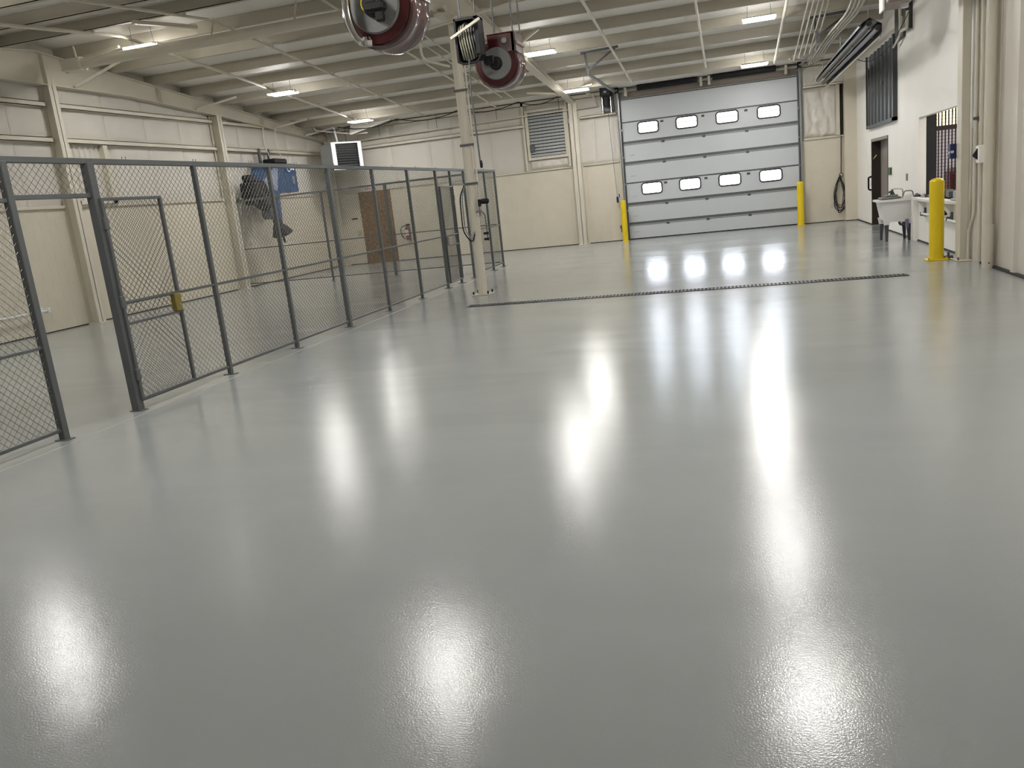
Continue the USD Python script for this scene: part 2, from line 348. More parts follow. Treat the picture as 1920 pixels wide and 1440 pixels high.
for k, y in enumerate(PY[:8]):                      # vinyl seams run across the bays: each strip sags between its purlins
    y1 = (YF if k == 0 else ALLP[k-1])-.09; y0 = y+.01
    cuts = sorted([XL+.02, XR]+[XL+1.9+3.6*i+rng.uniform(-.5, .5) for i in range(5)])
    for a, b in zip(cuts, cuts[1:]):
        n = np.array([0, 0, -1.0])
        part('insulation_strip', pillow((a+.006, y0, deck(y0)-.004), (b-a-.012, 0, 0), (0, y1-y0, deck(y1)-deck(y0)), .012, 14, 6, k*9+int(a), .012, n, .25), 'roof_vinyl', CE, smooth=True)

# ------------------------------------------------------------------ sectional door
def rr(x0, x1, z0, z1, r):
    return sbox(x0+r, z0+r, x1-r, z1-r).buffer(r, quad_segs=5)
DX0, DX1 = -3.19, 1.95
DR = thing('door_1', 'wide grey sectional overhead door with eight rounded windows in the far wall', None, ((DX0+DX1)/2, YF, 0), kind=S)
zs = [.02, .50, 1.10, 1.71, 2.33, 2.93, 3.51, 4.20]
wx = [(-2.68, -2.06), (-1.54, -.91), (-.38, .26), (.79, 1.43)]
for i in range(7):
    z0, z1 = zs[i]+.001, zs[i+1]-.001
    wins = [(a, b) for a, b in wx] if i in (2, 5) else []
    wz = {2: (1.34, 1.68), 5: (3.14, 3.48)}.get(i)
    P = sbox(DX0+.03, z0, DX1-.03, z1)
    for a, b in wins: P = P.difference(rr(a, b, wz[0], wz[1], .09))
    sec = part('door_section', prism(P, 'y', YF-.02, YF+.03), 'door_skin', DR)
    # pressed rib along the section and rubber joint above it
    rz = zs[i+1]; part('rail', cb(DX0+.05, DX1-.05, YF-.036, YF-.018, rz-.034 if i not in (2, 5) else rz-.006, rz+.03 if i < 6 else rz, .005), 'galv_dark', sec, label='dark grey steel rail along the joint')
    if i < 6 and i not in (2, 5): part('joint_shadow', cb(DX0+.05, DX1-.05, YF-.028, YF-.018, rz-.085, rz-.034, .003), 'shadow_grey', sec, label='grey painted shadow band under the rail')  # thin grey strip: the shadow band below the rail, put into colour
    for a, b in wins:
        fr_ = rr(a-.012, b+.012, wz[0]-.012, wz[1]+.012, .10).difference(rr(a+.022, b-.022, wz[0]+.022, wz[1]-.022, .07))
        part('window_frame', prism(fr_, 'y', YF-.034, YF+.036), 'rubber', sec, label='black rubber window frame')
        part('window_pane', prism(rr(a, b, wz[0], wz[1], .09), 'y', YF+.002, YF+.006), 'pane', sec)
    if i < 6:
        for x in (-1.95, -.75, .48):
            part('hinge', join(cb(x-.045, x+.045, YF-.036, YF-.02, zs[i+1]-.11, zs[i+1]-.05, .004), tube([(x-.04, YF-.04, zs[i+1]-.07), (x+.04, YF-.04, zs[i+1]-.07)], .011, 6)), 'galv_dark', sec)
    if i in (0, 1, 2, 3, 4):
        part('lift_handle', tube(bend([(-2.98, YF-.02, zs[i]+.2), (-2.98, YF-.05, zs[i]+.205), (-2.84, YF-.05, zs[i]+.225), (-2.84, YF-.02, zs[i]+.22)], .01), .005, 5), 'galv', sec)
part('bottom_seal', bx(DX0+.04, DX1-.04, YF-.025, YF+.033, .001, .034), 'rubber', DR)
for s, x in ((1, DX0), (-1, DX1)):
    part('jamb_angle', join(bx(x-.05, x+.05, YF-.045, YF-.035, 0, 4.3), bx(x-.03*s-.006, x-.03*s+.006, YF-.10, YF-.02, 0, 4.3)), 'galv_dark', DR)
    xt = x-.015*s
    part('track', join(bx(xt-.03, xt+.03, YF-.13, YF-.115, .1, 4.3), bx(xt-.03, xt-.018, YF-.13, YF-.075, .1, 4.3)), 'galv', DR)
    hp = bend([(xt, YF-.12, 4.2), (xt, YF-.16, 4.46), (xt, YF-1.1, 4.36), (xt, 20.6, 4.34)], .3)
    part('track', join(*[bar(a, b, .06, .055) for a, b in zip(hp, hp[1:])]), 'galv', DR)
    for z in (.9, 1.7, 2.5, 3.3):
        part('track_bracket', bx(x-.04, x+.05, YF-.12, YF, z-.03, z+.03), 'galv', DR)
    # hanger for the track end
    h = part('track_hanger', join(bar((xt, 20.6, 4.3), (xt-.05, 20.6, 4.83), .05, .05), bar((xt-.15, 20.6, 4.83), (xt+.75, 20.6, 4.86), .05, .05), bar((xt, 20.6, 4.42), (xt+.68, 20.6, 4.84), .045, .045)), 'galv_dark', DR)
for x0, x1 in ((-2.6, -.85), (-.42, 1.33)):
    sp = part('torsion_spring', lathe([(.0, x0), (.09, x0), (.095, x0+.03)]+[(.095 if k % 2 else .088, x0+.04+k*(x1-x0-.08)/70) for k in range(71)]+[(.095, x1-.03), (.09, x1), (0, x1)], (0, YF-.24, 4.45), 'x', 12), 'black_metal', DR, smooth=40)
part('spring_shaft', tube([(-3.3, YF-.24, 4.45), (2.05, YF-.24, 4.45)], .016, 8), 'galv_dark', DR)
for x in (-2.95, -.75, -.52, 1.6):
    part('bearing_plate', bx(x-.035, x+.035, YF-.28, YF, 4.26, 4.5), 'steel_paint', DR)
for x in (-3.22, 1.95):
    part('cable_drum', lathe([(0, x-.04), (.1, x-.04), (.07, x-.01), (.07, x+.03), (.1, x+.06), (0, x+.06)], (0, YF-.24, 4.45), 'x', 18), 'black_metal', DR)
op = thing('door_opener', 'black motor opener mounted beside the top of the sectional door', 'door opener', (-3.52, YF-.35, 4.0))
part('motor_body', cb(-3.68, -3.36, YF-.52, YF-.2, 4.30, 4.58, .03), 'black_metal', op)
part('motor', lathe([(0, 4.02), (.10, 4.02), (.11, 4.06), (.11, 4.28), (.09, 4.31), (0, 4.31)], (-3.52, YF-.38, 0), 'z', 20), 'black_metal', op, smooth=40)
part('nameplate', bx(-3.56, -3.48, YF-.526, YF-.52, 4.40, 4.46), 'galv', op)
for dx in (-.13, .12): part('mounting_post', tube([(-3.52+dx, YF-.3, 3.84), (-3.52+dx, YF-.3, 4.32)], .02, 8), 'chrome', op)
part('mounting_plate', bx(-3.7, -3.34, YF-.2, YF+.03, 3.9, 4.6), 'galv_dark', op)
part('hand_chain', tube([(-3.5, YF-.36, 4.05), (-3.47, YF-.14, 2.2), (-3.43, YF-.14, 1.35)], .006, 5), 'galv_dark', op)
part('chain_hook', join(cb(-3.46, -3.40, YF-.17, YF-.1, 1.18, 1.36, .01), tube([(-3.36, YF-.14, 1.33), (-3.37, YF-.14, 1.44)], .012, 6)), 'blue_box', op)
sw = thing('photo_eye', 'small dark door sensor low beside the yellow bollard at the door left jamb', 'sensor', (-3.38, YF-.06, .30))
part('sensor_body', join(lathe([(0, -.08), (.06, -.08), (.07, -.04), (.07, .0), (0, .0)], (-3.36, YF-.02, .42), 'y', 14), bx(-3.40, -3.34, YF-.03, YF, .26, .40)), 'galv_dark', sw)

# ------------------------------------------------------------------ bollards
def bollard(x, y, h, r, label, plate):
    t = thing('bollard', label, 'bollard', (x, y, 0), 'yellow safety bollards')
    part('post', lathe([(r, 0), (r, h-.5*r)]+[(r*math.cos(a), h-.6*r+.6*r*math.sin(a)) for a in np.linspace(0.1, math.pi/2-.02, 8)]+[(0, h)], (x, y, 0), 'z', 32), 'yellow', t, smooth=40)
    if plate:
        part('base_plate', cb(x-.155, x+.155, y-.13, y+.13, 0, .02, .004), 'yellow', t)
        for sx, sy in ((-.125, -.1), (.125, -.1), (.125, .1)): part('anchor_bolt', lathe([(.014, .02), (.014, .045), (0, .045)], (x+sx, y+sy, 0), 'z', 6), 'yellow', t)
    else:
        part('base_ring', lathe([(r+.02, 0), (r+.02, .012), (r, .012)], (x, y, 0), 'z', 28), 'yellow', t)
bollard(3.02, 14.1, 1.25, .105, 'nearest yellow bollard, bolted to the floor beside the square column', True)
bollard(-3.24, 25.62, 1.24, .085, 'yellow bollard at the left jamb of the sectional door', False)
bollard(1.90, 25.70, 1.25, .095, 'yellow bollard at the right jamb of the sectional door', False)

# ------------------------------------------------------------------ steel frame
def beam(name, label, x, pts_top, pts_bot, w=.17):
    """tapered I beam in the plane x; pts: (y, z)"""
    t = thing(name, label, 'beam', (x, 14, 4.6))
    web = Polygon(pts_top+pts_bot[::-1])
    part('web', prism(web, 'x', x-.006, x+.006), 'steel_paint', t)
    for pts, dz in ((pts_top, -.008), (pts_bot, .008)):
        part('flange', join(*[bar((x, a[0], a[1]+dz), (x, b[0], b[1]+dz), w, .016) for a, b in zip(pts, pts[1:])]), 'steel_paint', t)
    return t
tops = [(25.9, zt(25.9)), (RIDGE, zt(RIDGE)), (YN, zt(YN))]
bot = [(25.9, 4.08), (25.0, 4.18), (19.75, 4.55), (16.5, 4.74), (13.2, 4.76), (9, 4.5), (4, 4.0), (YN, 3.3)]
rake = beam('rake_beam', 'deep tapered cream beam along the top of the left wall', XL+.12, tops, bot, .2)
for y in (14.17, 17.6, 22.0): part('stiffener', bx(XL+.02, XL+.22, y-.006, y+.006, np.interp(y, [13.2, 16.5, 19.75, 25], [4.76, 4.74, 4.55, 4.18])+.01, zt(y)-.016), 'steel_paint', rake)
for y0, y1 in ((14.9, 15.5), (18.9, 19.6), (22.6, 23.2), (24.4, 24.9)):
    part('flange_brace', bar((XL+.2, y0, np.interp(y0, [13.2, 16.5, 19.75, 25], [4.76, 4.74, 4.55, 4.18])+.04), (XL+.95, y1, zt(y1)+.03), .05, .05), 'steel_paint', rake)
bot2 = [(25.75, 4.26), (23.9, 4.52-.10), (21.4, 4.66-.10), (19.8, 4.80-.10), (17.0, 4.93-.12), (RIDGE, 4.80), (11, 4.74), (6, 4.1), (YN, 3.4)]
raf = beam('roof_beam', 'cream roof beam running from the pipe column to the far wall column', -4.58, [(25.75, zt(25.75)), (RIDGE, zt(RIDGE)), (YN, zt(YN))], bot2, .2)
for y in (18.3, 19.9): part('stiffener', bx(-4.67, -4.49, y-.006, y+.006, np.interp(y, [17, 19.8], [4.81, 4.70])+.01, zt(y)-.016), 'steel_paint', raf)
for y0, y1, dx in ((24.3, 23.9, .95), (18.4, 18.0, .8), (24.3, 23.9, -.95)): part('flange_brace', bar((-4.58, y0, np.interp(y0, [19.8, 21.4, 23.9, 25.75], [4.70, 4.56, 4.42, 4.26])+.02), (-4.58+dx, y1, zt(y1)+.02), .05, .05), 'steel_paint', raf)

def column(name, label, mesh, loc, bolts=()):
    t = thing(name, label, 'column', loc)
    part('shaft', mesh, 'steel_paint', t)
    return t
c = column('wall_column', 'cream steel column of the left wall, nearer one, by the framed opening', ibeam(XL+.13, 14.21, 0, 4.75, .2, .26, along='x'), (XL+.13, 14.21, 0))
part('base_plate', bx(XL, XL+.32, 14.08, 14.34, 0, .018), 'steel_paint', c)
c = column('wall_column', 'cream steel column of the left wall, farther one, near the blue extractor', ibeam(XL+.13, 19.74, 0, 4.55, .2, .26, along='x'), (XL+.13, 19.74, 0))
part('base_plate', bx(XL, XL+.32, 19.6, 19.88, 0, .018), 'steel_paint', c)
c = column('wall_column', 'cream steel column in the corner behind the white unit heater', ibeam(XL+.22, YF-.14, 0, 4.2, .22, .26, along='y'), (XL+.22, YF-.14, 0))
c = column('wall_column', 'cream steel column of the far wall left of the sectional door', ibeam(-4.58, YF-.15, 0, 4.28, .25, .28, along='y'), (-4.58, YF-.15, 0))
part('base_plate', bx(-4.74, -4.42, YF-.32, YF, 0, .018), 'steel_paint', c)
part('clip_angle', bx(-4.8, -4.7, YF-.10, YF-.02, 3.7, 3.85), 'steel_paint', c)
# square column on the right with the power box and conduits
c = thing('square_column', 'cream square column standing out from the right wall behind the nearest bollard', 'column', (3.28, 13.72, 0))
part('shaft', cb(3.255, 3.37, 13.72, 13.98, 0, zt(13.8)-.01, .008), 'steel_paint', c)
part('base_plate', cb(3.20, 3.44, 13.6, 14.05, 0, .018, .004), 'steel_paint', c)
for bxx, byy in ((3.225, 13.65), (3.225, 14.0)): part('anchor_bolt', lathe([(.014, .018), (.014, .06), (0, .06)], (bxx, byy, 0), 'z', 6), 'galv_dark', c)
part('conduit', tube(bend([(3.40, 13.55, 5.2), (3.40, 13.55, .66), (3.36, 13.66, .45), (3.36, 13.66, .02)], .12), .022, 10), 'steel_paint', c, smooth=True)
part('conduit_clamp', bx(3.37, 3.45, 13.52, 13.58, 2.02, 2.06), 'galv_dark', c)
part('conduit', tube([(3.41, 13.3, 5.2), (3.41, 13.3, .02)], .026, 10), 'steel_paint', c, smooth=True)
t = thing('power_box', 'small blue electrical box on the side of the square column', 'electrical box', (3.16, 14.0, 1.6))
part('box', cb(3.175, 3.28, 13.985, 14.13, 1.51, 1.73, .012), 'blue_box', t); part('indicator', lathe([(.0, 14.075), (.022, 14.072), (.022, 14.05)], (3.195, -.10, 1.61), 'y', 12), 'white_plastic', t)
part('indicator', lathe([(0, 3.16), (.02, 3.162), (.02, 3.176)], (0, 14.03, 1.60), 'x', 12), 'white_plastic', t)
t = thing('disconnect_switch', 'white wall switch with a black lever right of the square column', 'switch', (3.36, 13.1, 1.5))
part('box', cb(3.31, 3.44, 13.02, 13.16, 1.42, 1.66, .01), 'wall_white', t); part('lever', hull([(3.31, 13.06, 1.47), (3.31, 13.12, 1.47), (3.25, 13.09, 1.52), (3.31, 13.06, 1.62), (3.31, 13.12, 1.62), (3.26, 13.09, 1.55)]), 'black_metal', t)
t = thing('downspout_pipe', 'thick cream vertical pipe against the ribbed right wall', 'pipe', (3.36, 12.6, 0))
part('pipe', tube([(3.33, 12.6, .58), (3.34, 12.6, zt(12.6)-.01)], .066, 20), 'steel_paint', t, smooth=40); part('shoe', tube([(3.34, 12.6, 0), (3.34, 12.6, .60)], .074, 20), 'steel_paint', t, smooth=40)
part('bolt', lathe([(0, 12.515), (.012, 12.517), (.012, 12.53)], (3.34, 0, .08), 'y', 6), 'galv_dark', t)
# pipe column under the ridge
PX, PYc = -4.41, 14.07
c = thing('pipe_column', 'round cream pipe column standing mid-floor at the cage fence', 'column', (PX, PYc, 0))
part('shaft', tube([(PX, PYc, .02), (PX, PYc, 4.70)], .085, 28), 'steel_paint', c, smooth=40)
part('base_plate', cb(PX-.17, PX+.17, PYc-.17, PYc+.17, 0, .022, .004), 'steel_paint', c)
for sx, sy in ((-1, -1), (1, -1), (1, 1), (-1, 1)): part('anchor_bolt', lathe([(.016, .02), (.016, .07), (0, .07)], (PX+.135*sx, PYc+.135*sy, 0), 'z', 6), 'black_metal', c)
part('cap_plate', bx(PX-.25, PX+.14, PYc-.2, PYc+.2, 4.70, 4.74), 'steel_paint', c)
part('bracket', hull([(PX-.02, PYc-.1, 4.64), (PX+.02, PYc-.1, 4.64), (PX-.02, PYc-.4, 4.80), (PX+.02, PYc-.4, 4.80), (PX+.02, PYc-.1, 4.80), (PX-.02, PYc-.1, 4.80)]), 'steel_paint', c)
a = thing('air_pipe', 'cream compressed air pipe looping over and down the round pipe column', 'pipe', (PX, PYc, 4.0))
part('pipe', tube(bend([(-1.0, PYc-.5, 5.05), (-3.4, PYc-.35, 4.66), (PX-.55, PYc-.2, 4.50), (PX-.55, PYc-.2, 4.06), (PX-.1, PYc-.13, 3.90)], .14), .022, 10), 'steel_paint', a, smooth=True)
part('pipe', tube([(PX+.13, PYc-.02, 3.9), (PX+.13, PYc-.02, 1.5)], .018, 10), 'steel_paint', a, smooth=True)
part('pipe', tube(bend([(PX+.13, PYc-.02, 3.55), (PX+.13, PYc-.02, 3.92), (PX+.75, PYc-.12, 4.28)], .06), .016, 8), 'steel_paint', a, smooth=True)
for z in (3.5, 2.6, 1.95): part('strap', bx(PX-.09, PX+.16, PYc-.10, PYc-.085, z-.02, z+.02), 'galv_dark', a)
r = thing('air_regulator', 'black and grey air filter and hose fittings on the pipe column', 'air regulator', (PX+.15, PYc-.05, 1.4))
part('elbow', join(tube([(PX+.06, PYc-.06, 1.46), (PX+.17, PYc-.08, 1.48)], .022, 8), tube([(PX+.13, PYc-.06, 1.38), (PX+.13, PYc-.06, 1.60)], .020, 8)), 'galv', r)
part('filter_bowl', lathe([(0, -.07), (.04, -.07), (.045, -.04), (.045, .05), (.03, .07), (0, .07)], (PX+.245, PYc-.08, 1.63), 'x', 16), 'black_metal', r, smooth=40)
part('valve_body', cb(PX+.12, PX+.17, PYc-.11, PYc-.05, 1.55, 1.67, .008), 'black_metal', r)
part('drop_tube', tube(bend([(PX+.17, PYc-.08, 1.46), (PX+.22, PYc-.08, 1.40), (PX+.23, PYc-.08, .95)], .04), .010, 8), 'galv_dark', r, smooth=True)
for z in (.98, 1.08): part('coupler', cb(PX+.16, PX+.25, PYc-.10, PYc-.06, z-.02, z+.02, .006), 'black_metal', r)
h = thing('hanging_hose', 'grey hose loop hanging on the left side of the pipe column', 'hose', (PX-.15, PYc, 1.2))
for dx, z in ((-.15, .97), (-.19, .93)):
    part('loop', tube(bend([(PX-.08, PYc-.1, 1.95), (PX+dx, PYc-.13, 1.75), (PX+dx-.01, PYc-.13, z+.2), (PX-.05, PYc-.12, z), (PX+.0, PYc-.1, z+.16)], .15, 8), .011, 7), 'galv' if dx > -.17 else 'black_metal', h, smooth=True)

# ------------------------------------------------------------------ trench drain
dr = thing('trench_drain', 'long dark slotted trench drain grate set into the epoxy floor', 'floor drain', (-.95, 12.5, 0))
x0, x1, y0, y1 = -4.2, 2.32, 12.40, 12.62
part('channel', bx(x0, x1, y0, y1, .0006, .0016), 'black_void', dr)
for yy in (y0, y1-.014): part('rail', bx(x0, x1, yy, yy+.014, .0006, .007), 'black_metal', dr)
n = 118
for k in range(n):
    xx = x0+(k+.5)*(x1-x0)/n
    part('grate_bar', bx(xx-.011, xx+.011, y0+.01, y1-.01, .001, .0065), 'grate_grey', dr)

# ------------------------------------------------------------------ chain-link cage
def chain(axis, c, u0, u1, z0, z1, r=.0023, p=.0707):
    """woven wire: two families of straight runs crossing at 90 degrees, half a wire apart"""
    vs, fs, n = [], [], 0
    for fam, off in ((1, -r), (-1, r)):
        ks = np.arange(math.floor((u0-(z1-z0)-1)/p), math.ceil((u1+(z1-z0)+1)/p)+1)
        for k in ks:
            ub = k*p
            if fam == 1: ta, tb = max(z0, z0+(u0-ub)), min(z1, z0+(u1-ub)); ua, uc = ub+(ta-z0), ub+(tb-z0)
            else: ta, tb = max(z0, z0+(ub-u1)), min(z1, z0+(ub-u0)); ua, uc = ub-(ta-z0), ub-(tb-z0)
            if tb-ta < .02: continue
            A, B = np.array([ua, ta]), np.array([uc, tb]); d = (B-A)/np.linalg.norm(B-A); s = np.array([-d[1], d[0]])*r
            q = [(A+s, off), (A, off+r), (A-s, off), (A, off-r)]; w = [(B+s, off), (B, off+r), (B-s, off), (B, off-r)]
            for (uv, o) in q+w: vs.append((c+o, uv[0], uv[1]) if axis == 'y' else (uv[0], c+o, uv[1]))
            for j in range(4):
                j2 = (j+1) % 4; fs += [[n+j, n+j2, n+4+j2], [n+j, n+4+j2, n+4+j]]
            n += 8
    return np.array(vs), np.array(fs)
FX, TOPZ = -5.62, 2.33
def fpost(par, y, x=FX, w=.05, z1=TOPZ, plate=True, z0=0):
    p = part('post', cb(x-w/2, x+w/2, y-w/2, y+w/2, z0, z1, .006), 'fence_paint', par)
    if plate: part('base_plate', cb(x-.07, x+.07, y-.045, y+.045, 0, .008, .002), 'fence_paint', p)
def railY(par, name, y0, y1, z, h=.03, x=FX, d=.03): part(name, cb(x-d/2, x+d/2, y0, y1, z-h/2, z+h/2, .004), 'fence_paint', par)
def railX(par, name, x0, x1, z, y, h=.03, d=.03): part(name, cb(x0, x1, y-d/2, y+d/2, z-h/2, z+h/2, .004), 'fence_paint', par)
FF = thing('chain_link_fence', 'long grey chain-link cage fence running along the left side', 'fence', (FX, 12.6, 0))
posts = [2.6, 4.1, 5.5, 6.43, 7.98, 9.51, 11.1, 12.64, 14.17, 15.65, 16.53, 17.44, 19.02, 19.92]
for y in posts:
    fpost(FF, y, w=.085 if y in (6.43,) else .065 if y in (5.5, 11.1) else .05)
railY(FF, 'top_rail', 2.6, 19.95, TOPZ+.012, .05, d=.05)
for a, b in zip(posts, posts[1:]):
    gate_gap = (a, b) in ((5.5, 6.43), (16.53, 17.44))
    if gate_gap:
        railY(FF, 'header_rail', a+.03, b-.03, 2.04, .04); part('wire_mesh', chain('y', FX, a+.02, b-.02, 2.05, TOPZ), 'wire', FF, kind='stuff')
        continue
    part('wire_mesh', chain('y', FX, a+.02, b-.02, .10, TOPZ), 'wire', FF, kind='stuff')
    railY(FF, 'bottom_rail', a+.02, b-.02, .09)
    railY(FF, 'middle_rail', a+.02, b-.02, .81 if b < 6 else 1.03, .026)
    if b < 6: railY(FF, 'middle_rail', a+.02, b-.02, 2.02, .035)
for y in np.arange(6.9, 19.5, 1.1):                 # clips that stick up from the top rail
    for d in (0, .05): part('wire_clip', tube([(FX, y+d, TOPZ+.03), (FX+.004, y+d, TOPZ+.065)], .003, 5), 'fence_paint', FF)
def gate(label, y0, y1, lockside):
    x = FX+.048; g = thing('chain_link_gate', label, 'gate', (x, (y0+y1)/2, 0), 'swung-open cage gates')
    for y in (y0, y1): part('stile', cb(x-.018, x+.018, y-.018, y+.018, .10, 2.01, .005), 'fence_paint', g)
    for nm, z in (('top_rail', 2.0), ('lock_rail', 1.04), ('lock_rail', .84), ('bottom_rail', .11)): part(nm, cb(x-.015, x+.015, y0, y1, z-.014, z+.014, .004), 'fence_paint', g)
    part('wire_mesh', chain('y', x, y0+.02, y1-.02, .12, 1.99, p=.067), 'wire', g, kind='stuff')
    yl = y1 if lockside > 0 else y0
    lk = part('lock_case', cb(x-.02, x+.035, yl-.085*lockside-.045, yl-.085*lockside+.045, .83, 1.04, .006) if False else cb(x-.025, x+.035, min(yl, yl-lockside*.10), max(yl, yl-lockside*.10), .85, 1.03, .006), 'brass_lock' if lockside > 0 else 'galv_dark', g, label='brass coloured lock case' if lockside > 0 else None)
    part('keyhole', lathe([(0, x+.043), (.012, x+.043), (.016, x+.035)], (0, yl-.03*lockside, .91), 'x', 12), 'galv', lk)
    yh = y0 if lockside > 0 else y1
    for z in (.35, 1.05, 1.78): part('hinge', cb(x-.04, x+.022, yh-.03, yh+.03, z-.06, z+.06, .008), 'fence_paint', g)
gate('near chain-link gate folded flat on the fence, brass lock at its free edge', 6.455, 7.27, 1)
gate('far chain-link gate folded flat on the fence just before the pipe column', 15.70, 16.48, -1)
BY = 19.95
FB = thing('chain_link_fence', 'grey chain-link cage fence crossing behind to the left wall', 'fence', (-9.4, BY, 0))
bp = [-13.02, -10.38, -8.56, -7.14, -5.68]
for x in bp[:-1]:
    p = part('post', cb(x-(.04 if x == -8.56 else .025), x+(.04 if x == -8.56 else .025), BY-.025, BY+.025, 0, TOPZ, .006), 'fence_paint', FB)
    part('base_plate', cb(x-.06, x+.06, BY-.05, BY+.05, 0, .008, .002), 'fence_paint', p)
railX(FB, 'top_rail', -13.05, -5.66, TOPZ+.012, BY, .045, .045)
for a, b in zip(bp, bp[1:]):
    part('wire_mesh', chain('x', BY, a+.02, b-.02, .11, TOPZ), 'wire', FB, kind='stuff')
    railX(FB, 'middle_rail', a+.02, b-.02, 1.05, BY, .026); railX(FB, 'bottom_rail', a+.02, b-.02, .11, BY, .026)

# ------------------------------------------------------------------ ceiling lamps
def lamp_parts(t, loc):
    x, y, z = loc
    part('housing', join(cb(x-.33, x+.33, y-.055, y+.055, z+.012, z+.075, .012), cb(x-.33, x+.33, y-.205, y+.205, z+.022, z+.042, .006)), 'white_plastic', t)
    for s in (-1, 1): part('lens', cb(x-.325, x+.325, y+s*.12-.08, y+s*.12+.08, z-.004, z+.021, .008), 'lens', t)
    for s in (-1, 1):
        part('end_cap', cb(x+s*.337-.008, x+s*.337+.008, y-.06, y+.06, z+.01, z+.07, .003), 'white_plastic', t)
        top = zt(y)+PD-z-.07
        part('hanger_wire', tube([(x+s*.24, y, z+.07), (x+s*.22, y-.02, z+.07+min(.45, top))], .004, 5), 'galv_dark', t)
rows_y = [(23.45, 4.33, 'row nearest the far wall'), (19.12, 4.72, 'second row from the far wall'), (14.3, 5.13, 'row under the ridge'), (9.4, 4.75, 'row nearer than the ridge'), (4.7, 4.33, 'row nearest the camera')]
cols_x = [(-10.55, 'over the cage'), (-4.02, 'beside the roof beam'), (.69, 'in the right-hand line')]
first = None
lbl = {(0, 0): 'bright hanging LED lamp over the cage, farthest of its line', (0, 1): 'bright LED lamp where the roof beam meets the far wall', (0, 2): 'bright LED lamp just above the sectional door',
       (1, 0): 'middle hanging LED lamp of the line over the cage', (1, 1): 'bright LED lamp beside the middle of the roof beam', (1, 2): 'bright LED lamp above the door lamp, second in the right-hand line',
       (2, 0): 'nearest hanging LED lamp over the cage, under the thick round duct'}
for ri, (y, z, rn) in enumerate(rows_y):
    for ci, (x, cn) in enumerate(cols_x):
        if ri == 2 and ci == 1: continue
        x_ = x+(-.1 if ri == 2 and ci == 0 else 0)
        label = lbl.get((ri, ci), f'LED lamp out of the picture overhead, {rn}, {cn}')
        if first is None:
            first = thing('ceiling_lamp', label, 'ceiling lamp', (x_, y, z), 'hanging LED lamps'); lamp_parts(first, (x_, y, z))
        else: copy(first, (x_, y, z), label, 'hanging LED lamps')

# ------------------------------------------------------------------ roof pipes and conduits
def roofpipe(name, label, x, y0, y1, r=.02, dz=.05, cat='pipe', m='steel_paint'):
    t = thing(name, label, cat, (x, (y0+y1)/2, zt((y0+y1)/2)))
    pts = [(x, y0, zt(y0)-dz)]+([(x, RIDGE, zt(RIDGE)-dz)] if y0 < RIDGE < y1 else [])+[(x, y1, zt(y1)-dz)]
    part('pipe', tube(pts, r, 8), m, t, smooth=40)
    for y in ALLP:
        if y0 < y < y1-.1 and y > 12: part('clip', bx(x-.03, x+.03, y-.02, y+.02, zt(y)-dz-.02, zt(y)+.004), 'steel_paint', t)
    return t
for nm, x, y0, y1, r in (('slim cream roof pipe ending above the left corner of the sectional door', -2.57, 12.5, 24.2, .03), ('slim cream roof pipe ending above the middle of the sectional door', -.54, 12.5, 23.5, .03), ('slim cream roof pipe ending above the right corner of the sectional door', 1.22, 12.5, 24.2, .035),
                         ('slim cream roof pipe running past the lamps over the cage', -10.85, 10.5, 24.6, .03), ('slim cream roof pipe midway between the cage lamps and the pipe column', -8.95, 10.5, 24.6, .024), ('slim cream roof pipe passing just left of the pipe column', -6.72, 12.5, 24.8, .024),
                         ('upper one of the slim pair of roof rods seen through behind the pipe column', -5.95, 12.5, 24.1, .016), ('lower one of the slim pair of roof rods seen through behind the pipe column', -6.2, 12.5, 23.6, .016)):
    roofpipe('roof_pipe', nm, x, y0, y1, r)
t = thing('round_duct', 'thick round cream duct hanging under the roof with clamps at its open end', 'duct', (-9, 14.05, 5.0))
part('duct', tube([(-12.2, 14.05, 5.0), (-4.75, 14.05, 5.0)], .095, 24), 'steel_paint', t, smooth=40)
part('end_box', join(cb(-12.32, -11.85, 13.94, 14.16, 4.89, 5.11, .02)), 'steel_paint', t)
for x in (-12.28, -11.88):
    part('clamp', tube([(x, 14.05+.12*math.cos(q), 5.0+.12*math.sin(q)) for q in np.linspace(0, 2*math.pi, 18)[:-1]], .013, 6, closed=True), 'chrome', t)
part('hanger_rod', tube([(-12.0, 14.05, 5.1), (-12.15, 14.2, 5.36)], .022, 8), 'steel_paint', t)
for x in (-9.0, -7.3): part('hanger_rod', tube([(x, 14.05, 5.09), (x, 14.2, 5.4)], .018, 6), 'steel_paint', t)
part('cross_arm', bar((-12.9, 14.7, 5.2), (-11.2, 14.3, 5.24), .05, .05), 'steel_paint', t)
t = thing('strut_channel', 'short cream strut channel fixed under the purlins left of the near hose reel', 'strut', (-9.6, 13.6, 5.25))
part('strut', bar((-9.8, 13.0, zt(13.0)-.04), (-9.42, 14.25, zt(14.25)-.04), .09, .06), 'steel_paint', t)
t = thing('fire_line', 'thin horizontal cream pipe across the top of the far wall', 'pipe', (-8, YF-.2, 4.0))
part('pipe', tube(bend([(-12.2, YF-.2, 4.02), (-3.85, YF-.2, 4.10), (-3.90, YF-.5, 4.42), (-4.0, YF-1.0, 4.40)], .03), .022, 8), 'steel_paint', t, smooth=True)
for x in (-11, -9, -7, -5): part('hanger_rod', tube([(x, YF-.2, 4.04+(x+12.2)*.009), (x, YF-.2, 4.5)], .008, 5), 'galv_dark', t)
t = thing('eave_cable', 'dark cable sagging from hook to hook under the eave of the far wall', 'cable', (-8, 24.9, 4.3))
cp = []
hooks = [-11.9, -9.9, -7.9, -6.0, -4.8]
